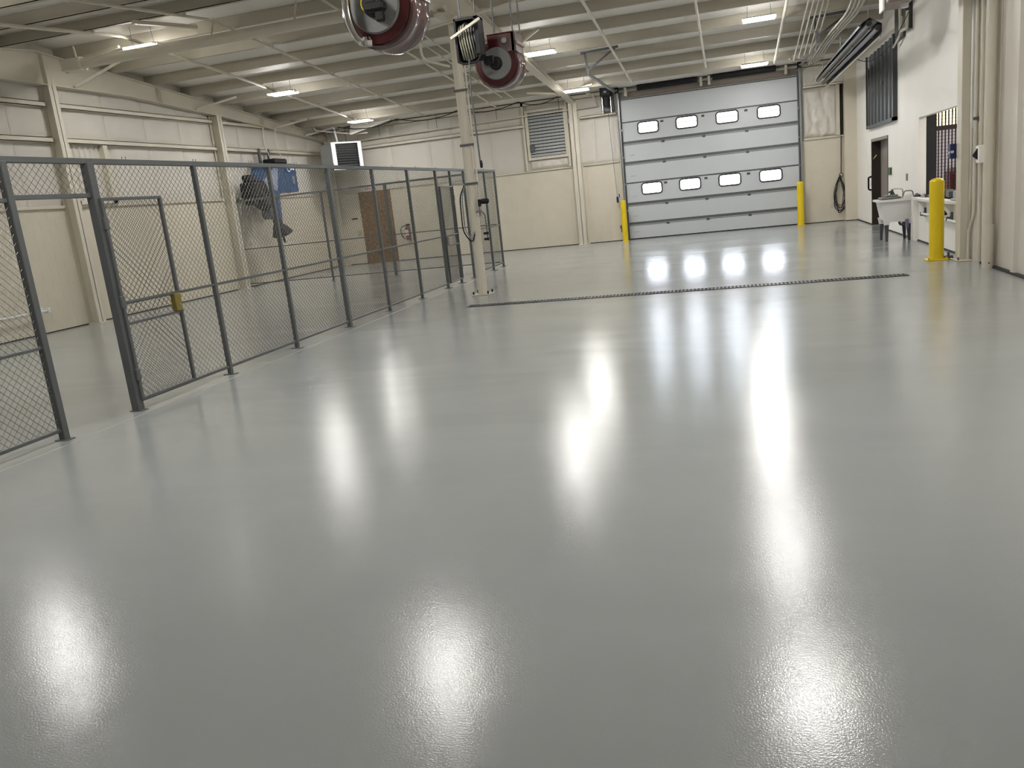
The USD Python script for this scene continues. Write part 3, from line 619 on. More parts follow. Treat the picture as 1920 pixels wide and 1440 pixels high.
for a, b in zip(hooks, hooks[1:]):
    for s in np.linspace(0, 1, 8)[:-1]: cp.append((a+(b-a)*s, 24.7, 4.40-.16*4*s*(1-s)*.9))
part('cable', tube(cp+[(-4.8, 24.7, 4.4)], .012, 6), 'black_metal', t, smooth=True)
t = thing('loose_flap', 'loose white flap of insulation hanging by the farthest cage lamp', 'insulation flap', (-11.2, 24.9, 4.2))
part('flap', hull([(-11.6, 25.0, 4.44), (-10.2, 24.9, 4.42), (-11.45, 24.6, 4.12), (-11.6, 25.0, 4.46), (-10.2, 24.9, 4.44), (-11.5, 24.6, 4.14)]), 'roof_vinyl', t)
t = thing('scrap_bracing', 'tangle of rusty rods and pipes in the far left roof corner', 'bracing', (-12, 24.8, 4.4))
for k in range(7):
    a = rng.uniform(0, 1, 3); part('rod', tube([(-12.9+a[0]*.6, 24.3+a[1]*1.2, 4.24+.1*a[2]), (-11.6-.5*a[1], 24.2+a[2], 4.32+.1*a[0])], .015, 5), 'purlin_paint' if k % 2 else 'galv_dark', t)
part('pipe', tube(bend([(-12.6, 24.4, 4.5), (-12.55, 24.4, 4.36), (-11.5, 24.9, 4.16), (-11.1, 25.1, 4.16)], .06), .022, 7), 'steel_paint', t, smooth=True)

# ------------------------------------------------------------------ hose reels
def hose_reel(label, c, R, L, wrap, frame, sx=0):
    x, y, z = c                                      # centre of the front disc; the axis runs away from the camera
    t = thing('hose_reel', label, 'hose reel', (x, y, z), 'hanging hose reels')
    part('disc', lathe([(0, -.02), (R*.66, -.02), (R*.70, -.005), (R*.70, .03)], (x, y, z), 'y', 40), 'disc_grey', t, smooth=40)
    part('front_rim', lathe([(R*.68, .0), (R*.92, .015), (R*.95, .035), (R*.95, .10), (R*.68, .10)], (x, y, z), 'y', 40), 'red_paint', t, smooth=40)
    pr = [(R*.80, .09)]
    nb = 5
    for k in range(nb):
        a, b = .10+k*(L-.13)/nb, .10+(k+1)*(L-.13)/nb
        for s in np.linspace(0.05, .95, 6): pr.append((R*(.90+.10*math.sin(math.pi*s)**.6)*(1 if k else .97), a+(b-a)*s))
    pr.append((R*.80, L-.02))
    part('hose_coil', lathe(pr, (x, y, z), 'y', 44), 'red_hose', t, smooth=60)
    part('back_rim', lathe([(0, L), (R*1.0, L), (R*1.0, L-.03), (R*.8, L-.03)], (x, y, z), 'y', 40), 'red_paint', t, smooth=40)
    if wrap:
        pw = [(R*.96, .03)]+[(R*(1.035+.02*math.sin(11*s)), .03+s*(L-.03)) for s in np.linspace(.03, .97, 12)]+[(R*.98, L+.01)]
        v, f = lathe(pw, (x, y, z), 'y', 40); d = v-np.array([x, 0, z]); d[:, 1] = 0
        v = v+d/np.maximum(np.linalg.norm(d, axis=1, keepdims=True), .01)*((meshkit.fbm(v*9, 3, 5)-.5)*.03)[:, None]
        part('plastic_wrap', (v, f), 'shrink_wrap', t, smooth=True, label='clear shrink wrap around the coil')
    hub = part('hub', lathe([(0, -.13), (.05, -.13), (.055, -.10), (.075, -.09), (.085, -.03), (.085, 0)], (x, y, z), 'y', 24), 'black_metal', t, smooth=40)
    if frame == 'near':
        part('hub_ring', lathe([(.060, -.112), (.068, -.112), (.068, -.098), (.060, -.098)], (x, y, z), 'y', 24), 'yellow', hub)
        part('swivel', join(cb(x-.03, x+.13, y-.17, y-.08, z-.07, z+.0, .015), cb(x+.05, x+.11, y-.15, y-.09, z-.14, z-.05, .01)), 'black_metal', t)
        arc = [(x-R*1.02*math.cos(q)*.55-.03, y-.10, z+R*1.0*math.sin(q)) for q in np.linspace(1.3, -1.15, 20)]
        part('guard_tube', tube(arc, .032, 12), 'chrome', t, smooth=True)
        part('fitting', lathe([(0, z-R*1.02), (.04, z-R*1.02), (.045, z-R*.9), (.03, z-R*.8)], (x-R*.22, y-.10, 0), 'z', 12), 'chrome', t)
    else:
        part('swivel', join(cb(x-.12, x+.02, y-.2, y-.10, z-.02, z+.08, .015), tube([(x-.08, y-.14, z), (x-.16, y-.14, z+.2)], .02, 8)), 'black_metal', t)
    if frame == 'far':
        part('mount_box', cb(x-.1, x+.27, y+.0, y+.05, z+.12, z+.37, .01), 'red_paint', t)
        part('mount_frame', join(cb(x+.22, x+.27, y, y+L, z+.12, z+.36, .008), bx(x-.1, x+.27, y, y+L, z+.35, z+.37)), 'red_paint', t)
        part('badge', lathe([(0, -.005), (.034, -.005), (.034, .0)], (x+.13, y, z+.27), 'y', 18), 'galv', t, label='round metal badge')
        part('guide_roller', tube([(x+.28, y+.05, z+.24), (x+.28, y+L, z+.24)], .02, 8), 'tan', t)
        part('badge', lathe([(0, -.004), (.05, -.004), (.05, .0)], (x+.08, y+.0, z+.15), 'y', 3), 'disc_grey', t, label='small pale triangular decal')
    else:
        part('mount_frame', join(bx(x-.25, x+.3, y+.02, y+.06, z+R*.95, z+R*1.2), bx(x-.25, x+.3, y+L-.06, y+L-.02, z+R*.95, z+R*1.2), bx(x+.26, x+.3, y, y+L, z+.05, z+R*1.2)), 'red_paint', t)
    for dx, dy in ((0, .03), (.25, .03), (.25, L-.03)):
        yy = y+dy; part('hanger_rod', tube([(x+dx, yy, z+(.37 if frame == 'far' else R*1.2)), (x+dx, yy, zt(yy)+.02)], .010, 6), 'galv_dark', t)
hose_reel('near red hose reel in clear wrap, cut off by the top of the picture', (-2.54, 6.2, 3.13), .285, .42, True, 'near')
hose_reel('far red hose reel hanging right of the black cord reel', (-2.91, 11.0, 3.36), .29, .46, True, 'far')
t = thing('cord_reel', 'black open cord reel with beige cable hanging between column and far hose reel', 'cord reel', (-3.2, 11.2, 3.7))
fx, fy, fz = -3.12, 10.6, 3.625
part('frame', join(cb(fx-.16, fx-.13, fy-.12, fy+.12, fz-.27, fz+.25, .005), cb(fx+.10, fx+.16, fy-.12, fy+.12, fz-.20, fz+.25, .005), bx(fx-.16, fx+.16, fy-.12, fy+.12, fz+.22, fz+.25), tube(bend([(fx-.15, fy-.1, fz-.25), (fx-.08, fy-.12, fz-.30), (fx+.12, fy-.12, fz-.29), (fx+.16, fy-.1, fz-.18)], .05), .014, 6)), 'black_metal', t)
part('back_plate', bx(fx-.14, fx+.12, fy+.09, fy+.12, fz-.25, fz+.24), 'black_metal', t)
part('drum', lathe([(0, -.11), (.10, -.11), (.10, .11), (0, .11)], (fx, fy, fz), 'x', 18), 'black_metal', t)
for k in range(7):
    xx = fx-.10+k*.033; R = .225-.012*abs(k-2)
    part('cord_turn', tube([(xx+.012*math.sin(q*2), fy+R*.55*math.cos(q), fz-.02+R*math.sin(q)) for q in np.linspace(0, 2*math.pi, 25)[:-1]], .012, 6, closed=True), 'cord_beige' if k < 5 else 'galv_dark', t)
part('cord_drop', tube(bend([(fx, fy-.13, fz-.25), (fx-.02, fy-.13, fz-.6), (fx+.0, fy-.13, fz-1.55), (fx+.01, fy-.13, 2.1)], .1), .011, 6), 'galv_dark', t)
part('cord_stop', lathe([(0, 2.04), (.018, 2.05), (.02, 2.10), (.012, 2.14)], (fx+.01, fy-.13, 0), 'z', 10), 'black_metal', t)
for dx in (-.1, .1): part('hanger_rod', tube([(fx+dx, fy, fz+.24), (fx+dx, fy, zt(fy)+.02)], .010, 6), 'galv_dark', t)
part('arm', bar((fx-.2, fy-.16, fz+.02), (fx+.2, fy-.16, fz+.2), .03, .03), 'steel_paint', t)

# ------------------------------------------------------------------ unit heater, extractor arm, left and far wall fittings
t = thing('unit_heater', 'white unit heater with black louvers hanging in the far left corner', 'heater', (-11.95, 24.75, 3.1))
_part, part = part, lambda n, m, *k, **w: _part(n, rot(m, (-11.95, 24.75, 0), (0, 0, 1), 50), *k, **w)
hx0, hx1, hy0, hy1, hz0, hz1 = -12.46, -11.44, 24.28, 25.18, 3.08, 3.92
part('casing', join(bx(hx0, hx0+.02, hy0+.03, hy1, hz0, hz1), bx(hx1-.02, hx1, hy0+.03, hy1, hz0, hz1), bx(hx0, hx1, hy0+.03, hy1, hz1-.02, hz1), bx(hx0, hx1, hy0+.03, hy1, hz0, hz0+.02), bx(hx0, hx1, hy1-.02, hy1, hz0, hz1)), 'heater_side', t)
part('front_frame', prism(sbox(hx0, hz0, hx1, hz1).difference(sbox(hx0+.14, hz0+.07, hx1-.12, hz1-.05)), 'y', hy0, hy0+.04), 'heater_white', t)
part('back_box', bx(hx0+.02, hx1-.02, hy0+.2, hy0+.24, hz0+.02, hz1-.02), 'black_void', t)
for k in range(9):
    z = hz0+.11+k*.078; part('louver', rot(bx(hx0+.14, hx1-.15, hy0+.02, hy0+.10, z, z+.008), (0, hy0+.06, z), (1, 0, 0), -38), 'galv_dark', t)
for x in (hx0+.2, hx1-.2): part('hanger_rod', tube([(x, 24.9, hz1), (x, 24.9, zt(25.1)-.02)], .012, 6), 'galv_dark', t)
part('flue', tube([(hx0+.42, 24.7, hz1), (hx0+.36, 24.7, zt(25.0))], .035, 12), 'heater_white', t, smooth=40)

part = _part
t = thing('fume_extractor', 'blue fume extractor with folded black arm on the left wall', 'fume extractor', (-12.75, 21.7, 2.9))
_part, part = part, lambda n, m, *k, **w: _part(n, (m[0]-np.array([0, .72, 0]), m[1]), *k, **w)
part('cabinet', hull([(XL+.14, 21.9, 3.34), (XL+.14, 23.2, 3.34), (XL+.74, 22.2, 3.30), (XL+.74, 23.15, 3.30), (XL+.14, 21.5, 2.5), (XL+.14, 23.2, 2.5), (XL+.74, 21.95, 2.5), (XL+.74, 23.15, 2.5), (XL+.70, 23.2, 3.25), (XL+.70, 23.2, 2.55)]), 'blue', t)
part('top_duct', cb(XL+.2, XL+.6, 22.3, 23.0, 3.32, 3.46, .03), 'black_metal', t)
part('emblem', tube([(XL+.755, 22.72+.085*math.cos(q), 3.16+.085*math.sin(q)) for q in np.linspace(.6, 5.6, 16)], .018, 6), 'white_plastic', t, label='white round emblem')
part('emblem', join(*[bx(XL+.745, XL+.755, 22.84+.075*k, 22.895+.075*k, 3.12, 3.18+.02*(k % 2)) for k in range(3)]), 'white_plastic', t, label='white lettering strip')
part('instruction_label', bx(XL+.745, XL+.75, 22.86, 23.0, 2.74, 2.95), 'disc_grey', t)
part('fan_housing', lathe([(0, -.18), (.30, -.18), (.33, -.12), (.33, .12), (.30, .18), (0, .18)], (XL+.55, 21.2, 2.55), 'x', 24), 'black_metal', t, smooth=40)
part('fan_motor', join(cb(XL+.3, XL+.75, 20.74, 21.2, 2.35, 2.80, .05), cb(XL+.35, XL+.6, 20.85, 21.15, 2.8, 3.0, .03), cb(XL+.4, XL+.7, 20.72, 20.95, 2.2, 2.6, .04)), 'black_metal', t)
part('elbow', tube(bend([(XL+.55, 21.0, 2.6), (XL+.6, 21.35, 2.15), (XL+.6, 21.75, 2.35)], .2), .20, 16), 'black_metal', t, smooth=40)
part('arm_tube', tube(bend([(XL+.62, 22.0, 2.55), (XL+.62, 21.93, 1.9), (XL+.62, 21.9, 1.65)], .2), .13, 16), 'blue', t, smooth=40)
part('arm_joint', lathe([(0, -.16), (.17, -.16), (.17, .16), (0, .16)], (XL+.62, 21.55, 1.95), 'x', 16), 'galv_dark', t)
part('hood', lathe([(.13, 1.75), (.14, 1.6), (.20, 1.5)], (XL+.62, 21.9, 0), 'z', 18), 'black_metal', t, smooth=40)
part('hood', hull([(XL+.62+.3*math.cos(q), 22.05+.3*math.sin(q), 1.36+.12*math.sin(q)) for q in np.linspace(0, 6.28, 14)]+[(XL+.62+.12*math.cos(q), 21.9+.12*math.sin(q), 1.66) for q in np.linspace(0, 6.28, 10)]), 'black_metal', t)
part('hood_handle', tube([(XL+.8, 21.75, 1.3), (XL+.8, 21.8, 1.1)], .03, 8), 'black_metal', t)
part = _part
for y in (21.62, 22.12): part('wall_channel', bx(XL+.09, XL+.15, y-.04, y+.04, 2.5, 3.78), 'galv_dark', t)
for y in (21.75, 22.4): part('hanger_cable', tube(bend([(XL+.3, y+.2, 3.34), (XL+.28, y-.05, 3.9), (XL+.3, y, 4.35)], .2), .012, 6), 'wall_white', t)

t = thing('plywood_board', 'brown oriented strand board leaning over the doorway in the far wall', 'board', (-11.53, YF-.05, 0))
part('board', bx(-12.12, -10.98, YF-.045, YF-.012, 0.004, 2.37), 'osb', t)
t = thing('exit_sign', 'small white exit sign with red letters above the plywood board', 'sign', (-11.7, YF-.06, 2.5))
part('sign_body', cb(-11.88, -11.52, YF-.07, YF-.01, 2.38, 2.62, .008), 'white_plastic', t)
v, f = tm(meshkit.text_mesh('EXIT', .11, .004, True)); w = v[:, 0].max(); v = np.c_[v[:, 0]*.30/w-11.85, YF-.07-v[:, 2], v[:, 1]+2.445]
part('lettering', (v, f), 'sign_red', t)
t = thing('fire_extinguisher', 'fire extinguisher with black hose on the far wall right of the plywood board', 'fire extinguisher', (-10.5, YF-.1, .7))
part('cylinder', lathe([(0, .66), (.075, .66), (.08, .70), (.08, 1.05), (.05, 1.12), (.025, 1.14), (0, 1.14)], (-10.5, YF-.1, 0), 'z', 18), 'red_hose', t, smooth=40)
part('tag', bx(-10.56, -10.44, YF-.186, YF-.178, .82, 1.0), 'white_plastic', t)
part('handle', cb(-10.53, -10.40, YF-.14, YF-.08, 1.13, 1.19, .01), 'black_metal', t)
part('hose', tube(bend([(-10.52, YF-.12, 1.16), (-10.72, YF-.14, 1.1), (-10.73, YF-.14, .85), (-10.6, YF-.15, .7)], .1), .014, 7), 'black_metal', t, smooth=True)
t = thing('light_switch', 'small dark switch bar on the far wall left of the plywood board', 'switch', (-12.4, YF-.02, 1.5)); part('bar', cb(-12.5, -12.28, YF-.03, YF-.002, 1.51, 1.56, .005), 'black_metal', t)
t = thing('outlet_box', 'grey outlet box on the far wall low left of the plywood board', 'outlet', (-12.25, YF-.02, 1.0)); part('box', cb(-12.33, -12.2, YF-.05, YF-.002, .95, 1.13, .008), 'tan', t)
for lab, y0, y1, z in (('white pipe rail stub low on the left wall seen through the doorway of the cage', 9.2, 13.05, .45), ('short white pipe stub low on the left wall below the blue extractor', 21.7, 22.5, 1.0)):
    t = thing('wall_pipe', lab, 'pipe', (XL+.1, y1, z))
    part('pipe', tube([(XL+.12, y0, z), (XL+.12, y1, z)], .022, 10), 'white_plastic', t, smooth=40)
    part('bracket', join(bx(XL, XL+.012, y1-.16, y1-.04, z-.07, z+.07), tube([(XL, y1-.1, z), (XL+.12, y1-.1, z)], .03, 8), cb(XL+.085, XL+.155, y1-.07, y1+.0, z-.05, z+.05, .01)), 'white_plastic', t)
# louvered shutter in the far wall
t = thing('wall_louver', 'grey louvered shutter high on the far wall left of the column', 'louver', (-5.49, YF, 2.8))
part('frame', prism(sbox(-6.14, 2.74, -4.84, 4.24).difference(sbox(-6.05, 2.82, -4.92, 4.17)), 'y', YF-.09, YF+.03), 'steel_paint', t)
for k in range(14):
    z = 2.83+k*.096; part('slat', rot(bx(-6.05, -4.92, YF-.045, YF-.037, z, z+.085), (0, YF-.04, z+.04), (1, 0, 0), -30), 'shutter_grey', t)
part('back_plate', bx(-6.05, -4.92, YF-.005, YF+.02, 2.82, 4.17), 'black_void', t)
part('actuator', cb(-6.05, -5.9, YF-.12, YF-.06, 3.0, 3.2, .01), 'galv_dark', t)
part('label_plate', bx(-5.6, -5.45, YF-.055, YF-.048, 4.06, 4.11), 'black_metal', t)
for x in (-6.2, -4.82): part('jamb_post', bx(x-.035, x+.035, YF-.1, YF+.03, 2.43, 4.55), 'steel_paint', t)
# framing right of the door, hanging cord
t = thing('wall_stud', 'cream stud and dark gap at the right end of the far wall above the block', 'stud', (3.03, YF, 2.43)); part('stud', bx(2.93, 3.03, YF-.08, YF+.02, 2.43, 3.82), 'steel_paint', t); part('gap', bx(3.03, 3.13, YF+.0, YF+.03, 2.43, 3.82), 'brown', t)
t = thing('coiled_cord', 'dark extension cord coiled and hung on the far wall right of the door', 'cord', (3.03, YF-.1, .4))
part('drop', tube([(3.06, YF-.04, 3.8), (3.06, YF-.04, 2.4), (3.04, YF-.07, 1.36)], .012, 6), 'black_metal', t)
part('tie', tube([(3.04+.05*math.cos(q), YF-.06, 1.30+.07*math.sin(q)) for q in np.linspace(0, 6.28, 14)[:-1]], .011, 6, closed=True), 'orange_cord', t)
for k in range(6):
    w, a = .10+.025*(k % 3), .38+.05*(k % 4); c0 = .83-.02*k
    part('loop', tube([(3.0+w*math.cos(q)*(1-.35*math.sin(q))+.02*math.sin(3*q+k), YF-.05-.012*k, c0+a*math.sin(q)) for q in np.linspace(0, 2*math.pi, 30)[:-1]], .011, 6, closed=True), 'black_metal' if k % 2 else 'orange_cord', t)

# ------------------------------------------------------------------ right wall fittings
t = thing('roll_shutter', 'dark grey ribbed sheet panel on the right wall above the brown door', 'shutter panel', (XR, 21.6, 2.45))
prof = [(19.85, XR)]; y = 19.85
for k in range(7):
    prof += [(y+.06, XR-.04), (y+.30, XR-.04), (y+.34, XR-.075), (y+.42, XR-.075), (y+.46, XR-.04)]; y += .5
part('sheet', prism(Polygon([(x, y) for y, x in prof]+[(XR-.04, 23.4), (XR, 23.4)]).buffer(0), 'z', 2.46, 4.12), 'dark_sheet', t)
part('edge_frame', join(bx(XR-.09, XR, 19.72, 19.86, 2.40, 4.14), bx(XR-.09, XR, 19.72, 23.42, 2.40, 2.47), bx(XR-.09, XR, 23.36, 23.42, 2.40, 4.14)), 'dark_sheet', t)
for y, z in ((22.5, 3.2), (21.2, 3.3)): part('latch', tube([(XR-.08, y, z), (XR-.11, y-.25, z+.04)], .012, 6), 'galv', t)
t = thing('wall_vent', 'dark grey vent box with cream pipes high on the right wall', 'vent', (XR, 18.9, 3.9))
part('vent_box', join(bx(XR-.05, XR, 18.85, 19.75, 3.95, 4.75), bx(XR-.07, XR, 19.1, 19.14, 3.95, 4.75), bx(XR-.12, XR, 18.2, 18.5, 4.0, 4.7)), 'dark_sheet', t)
part('vent_pipe', tube(bend([(XR-.1, 18.9, 4.75), (XR-.1, 18.85, 4.05), (XR-.12, 18.1, 4.0), (XR-.12, 18.05, 4.3)], .06), .03, 8), 'steel_paint', t, smooth=True)
part('vent_pipe', tube(bend([(XR-.1, 19.6, 3.85), (XR-.1, 18.9, 3.98), (XR-.1, 18.7, 4.3)], .06), .02, 8), 'steel_paint', t, smooth=True)
part('vent_pipe', tube(bend([(XR-.12, 18.2, 4.8), (XR-.12, 18.15, 4.45), (XR-.12, 17.9, 4.45), (XR-.12, 17.9, 4.8)], .08), .035, 8), 'steel_paint', t, smooth=True)
# brown door in its recess
t = thing('door_2', 'dark brown door recess in the right wall below the ribbed sheet', None, (XR, 22, 0), kind=S)
part('frame', join(bx(XR-.01, XR+.34, 23.1, 23.18, 0, 2.13), bx(XR-.01, XR+.34, 20.84, 20.9, 0, 2.13)), 'brown', t)
part('head', bx(XR-.015, XR+.34, 20.84, 23.18, 2.07, 2.14), 'taupe', t)
part('leaf', cb(XR+.20, XR+.245, 22.0, 23.1, .01, 2.07, .006), 'taupe', t); part('leaf', cb(XR+.20, XR+.245, 20.9, 21.98, .01, 2.07, .006), 'taupe', t)
part('door_handle', tube(bend([(XR+.03, 23.08, 1.66), (XR+.03, 23.0, 1.66), (XR+.09, 23.0, 1.74)], .03), .018, 8), 'brass_lock', t)
t = thing('door_pull', 'black pull bar on the wall at the left edge of the brown door', 'handle', (XR-.05, 23.25, 1.0)); part('bar', tube(bend([(XR, 23.24, 1.22), (XR-.07, 23.24, 1.2), (XR-.07, 23.24, .9), (XR, 23.24, .88)], .03), .022, 8), 'black_metal', t, smooth=True)
t = thing('card_reader', 'small dark green reader on the white wall right of the brown door', 'switch', (XR, 20.55, 1.35)); part('body', cb(XR-.03, XR, 20.4, 20.72, 1.26, 1.42, .006), 'green', t); 
t = thing('wall_switch', 'narrow grey switch plate on the white wall above the laundry sink', 'switch', (XR, 18.7, 1.2)); part('plate', cb(XR-.02, XR, 18.62, 18.74, 1.14, 1.28, .004), 'disc_grey', t)
# service opening: wire partition and the room behind
t = thing('room_behind', 'lit room seen through the service opening in the right wall', None, (5, 17, 0), kind=S)
part('floor_slab', bx(XR+.13, 7.2, 12.5, 24.0, -.1, -.001), 'concrete', t); part('back_wall', bx(XR+.13, 7.2, 20.4, 20.5, 0, 3.4), 'lavender', t)
part('side_wall', bx(7.1, 7.2, 12.5, 20.4, 0, 3.4), 'lavender', t); part('near_wall', bx(XR+.13, 7.2, 12.4, 12.5, 0, 3.4), 'lavender', t); part('room_ceiling', bx(XR+.13, 7.2, 12.4, 24, 3.3, 3.4), 'lavender', t)
part('lit_window', bx(3.9, 6.2, 20.37, 20.40, 2.20, 3.0), 'warm_window', t)
part('room_lamp', bx(5.0, 5.6, 15.0, 18.5, 3.26, 3.29), 'room_light', t)
t = thing('wire_partition', 'black wire grid partition standing inside the service opening', 'partition', (4.2, 17.7, 0))
part('post', cb(XR+.135, XR+.31, 17.60, 17.66, .6, 2.6, .005), 'black_void', t)
part('cross_bar', cb(XR+.3, 5.6, 17.6, 17.65, 2.03, 2.11, .005), 'brown', t)
for k in range(30):
    x = XR+.345+k*.058; part('upright', bx(x-.009, x+.009, 17.615, 17.637, .6, 2.6), 'black_metal', t)
for k in range(34):
    z = .62+k*.062; part('grid_wire', tube([(XR+.3, 17.64, z), (5.3, 17.64, z)], .0045, 4), 'black_metal', t)
t = thing('tool_chest', 'dark red tool chest behind the wire partition', 'tool chest', (4.5, 18.3, 0))
part('body', cb(4.13, 5.0, 18.2, 18.7, .05, 1.25, .015), 'red_tool', t)
for k in range(7): part('drawer', cb(4.16, 4.97, 18.175, 18.2, .18+k*.15, .31+k*.15, .006), 'red_tool', t); part('drawer_pull', bx(4.2, 4.93, 18.16, 18.178, .28+k*.15, .295+k*.15), 'galv', t)
for k in range(4): part('tray', cb(4.16+.2*k, 4.3+.2*k, 18.25, 18.6, 1.25, 1.33+.04*(k % 3), .01), 'black_metal' if k % 2 else 'galv', t)
# counter in the opening
t = thing('service_counter', 'thin pale counter with a curved front in the service opening', 'counter', (XR, 15.8, .82))
front = [(3.40, 17.6)]+[(3.30-.10*math.sin(math.pi*s), 17.45-s*3.35) for s in np.linspace(0, 1, 12)]+[(3.40, 14.06)]
part('top', prism(Polygon(front+[(3.85, 14.06), (3.85, 17.58)]), 'z', .82, .86), 'tub', t)
for y in (17.0, 15.0): part('bracket', hull([(XR, y-.02, .82), (XR, y+.02, .82), (3.28, y-.02, .82), (3.28, y+.02, .82), (XR, y-.02, .62), (XR, y+.02, .62)]), 'wall_white', t)
for nm, lab, cat, m, msh in (('glove', 'dark glove lying at the sink end of the service counter', 'glove', 'black_metal', hull([(3.33, 17.5, .861), (3.42, 17.2, .861), (3.30, 17.3, .861), (3.36, 17.3, .93), (3.39, 17.12, .90), (3.45, 17.3, .861)])),
        ('rag', 'brown rag lying on the service counter beside the dark glove', 'rag', 'brown', hull([(3.32, 16.9, .861), (3.45, 16.6, .861), (3.35, 16.55, .861), (3.38, 16.75, .93), (3.42, 16.9, .861)])),
        ('metal_tray', 'shallow metal tray at the column end of the service counter', 'tray', 'galv', cb(3.34, 3.6, 14.2, 14.7, .861, .895, .01)),
        ('clamp_tool', 'black clamp hanging from the counter edge beside the nearest bollard', 'clamp', 'black_metal', tube(bend([(3.24, 14.75, .80), (3.22, 14.72, .74), (3.25, 14.55, .66)], .03), .022, 7))):
    part(nm, msh, m, label=lab, cat=cat)
for k, (y, c_) in enumerate(((16.2, 'green'), (15.6, 'galv_dark'), (15.1, 'galv'))):
    part('parts_bin', cb(3.5, 3.72, y-.12, y+.12, .861, .98, .01), c_, label=['green parts bin on the service counter, nearest the sink', 'dark parts bin in the middle of the service counter', 'light parts bin on the service counter, nearest the column'][k], cat='bin')
t = thing('wall_rail', 'white pipe rail with brackets low on the right wall under the counter', 'rail', (3.4, 15.8, .53))
part('pipe', tube([(3.38, 17.0, .56), (3.38, 14.1, .52)], .024, 10), 'white_plastic', t, smooth=40)
for y in (16.95, 15.0): part('bracket', join(bx(3.42, XR, y-.04, y+.04, .50, .66), cb(3.35, 3.43, y-.025, y+.025, .515, .585, .01)), 'galv_dark', t)
# laundry sink
t = thing('laundry_sink', 'white plastic laundry tub on dark splayed legs against the right wall', 'sink', (3.1, 18.2, 0))
sx0, sx1, sy0, sy1 = 2.82, 3.42, 17.86, 18.50
def ring(x0, x1, y0, y1, z): return [(x0, y0, z), (x1, y0, z), (x1, y1, z), (x0, y1, z)]
o = ring(sx0, sx1, sy0, sy1, .80)+ring(sx0+.07, sx1-.05, sy0+.06, sy1-.06, .42)+ring(sx0+.03, sx1-.03, sy0+.03, sy1-.03, .80)+ring(sx0+.09, sx1-.07, sy0+.08, sy1-.08, .46)
f = []
for a, b in ((0, 4), (8, 12)):
    for j in range(4): j2 = (j+1) % 4; f += [[a+j, a+j2, b+j2], [a+j, b+j2, b+j]]
for j in range(4): j2 = (j+1) % 4; f += [[j, j2, 8+j2], [j, 8+j2, 8+j]]
f += [[4, 5, 6], [4, 6, 7], [12, 13, 14], [12, 14, 15]]
part('basin', (np.array(o), np.array(f)), 'tub', t)
part('rim', prism(sbox(sx0-.04, sy0-.03, sx1, sy1+.03).buffer(.01).difference(sbox(sx0+.03, sy0+.03, sx1-.03, sy1-.03)), 'z', .785, .825), 'tub', t)
for x, y, d in ((2.92, 18.42, -.01), (2.94, 17.96, .0), (3.34, 18.42, .01), (3.34, 17.96, .01)):
    part('leg_socket', hull([(x-.07, y-.05, .46), (x+.07, y-.05, .46), (x-.07, y+.05, .46), (x+.07, y+.05, .46), (x-.045, y-.035, .33), (x+.045, y-.035, .33), (x-.045, y+.035, .33), (x+.045, y+.035, .33)]), 'tub', t)
    part('leg', hull([(x-.04, y-.028, .36), (x+.04, y-.028, .36), (x-.04, y+.028, .36), (x+.04, y+.028, .36), (x-.022+d, y-.018, 0), (x+.022+d, y-.018, 0), (x-.022+d, y+.018, 0), (x+.022+d, y+.018, 0)]), 'leg_dark', t)
part('apron', join(bx(sx0+.06, sx1-.05, sy0+.06, sy0+.08, .38, .46)), 'tub', t)
part('faucet', join(tube(bend([(3.3, 18.3, .82), (3.3, 18.3, 1.0), (3.12, 18.25, 1.02), (3.10, 18.25, .94)], .05), .014, 8), tube([(3.3, 18.1, .83), (3.3, 18.4, .83)], .022, 8)), 'chrome', t, smooth=40)
part('drain_pipe', tube(bend([(3.2, 18.1, .44), (3.2, 18.1, .30), (3.44, 17.95, .34)], .06), .025, 8), 'galv_dark', t, smooth=True)
part('supply_hose', tube(bend([(3.38, 17.88, .80), (3.40, 17.80, .6), (3.36, 17.82, .5), (3.42, 17.78, .36)], .08), .014, 7), 'galv', t, smooth=True)
part('supply_hose', tube(bend([(3.40, 17.84, .80), (3.42, 17.72, .62), (3.41, 17.74, .36)], .08), .012, 7), 'white_plastic', t, smooth=True)
t = thing('tool_tray', 'grey shallow tray with a green nozzle lying across the laundry sink', 'tray', (3.0, 18.3, .83)); part('tray', join(cb(2.86, 3.22, 18.05, 18.45, .826, .865, .01), cb(2.95, 3.18, 18.1, 18.4, .865, .905, .01)), 'disc_grey', t)
part('nozzle', join(tube(bend([(3.1, 18.2, .90), (3.08, 18.2, .98), (3.02, 18.2, .95)], .03), .02, 7), hull([(3.04, 18.2, .9), (3.14, 18.2, .9), (3.08, 18.2, 1.03), (3.1, 18.25, .92)])), 'green', t)
t = thing('wire_basket', 'white basket with a looped handle on the wall side of the laundry sink', 'basket', (3.34, 17.95, .83)); part('bowl', hull([(3.22, 17.85, .826), (3.46-.05, 17.85, .826), (3.25, 18.02, .826), (3.41, 18.02, .826), (3.24, 17.86, .88), (3.40, 17.9, .90)]), 'white_plastic', t)
part('handle', tube(bend([(3.22, 17.9, .86), (3.26, 17.9, .97), (3.40, 17.9, .96), (3.42, 17.9, .86)], .04), .010, 6), 'galv_dark', t)
t = thing('purple_rag', 'purple rag hanging below the laundry sink from its far leg', 'rag', (3.29, 17.92, .3)); part('cloth', pillow((3.27, 17.90, .24), (.06, 0, 0), (0, 0, .18), .012, 6, 8, 3, .01, (0, -1, 0), .03), 'purple_cloth', t, smooth=True)
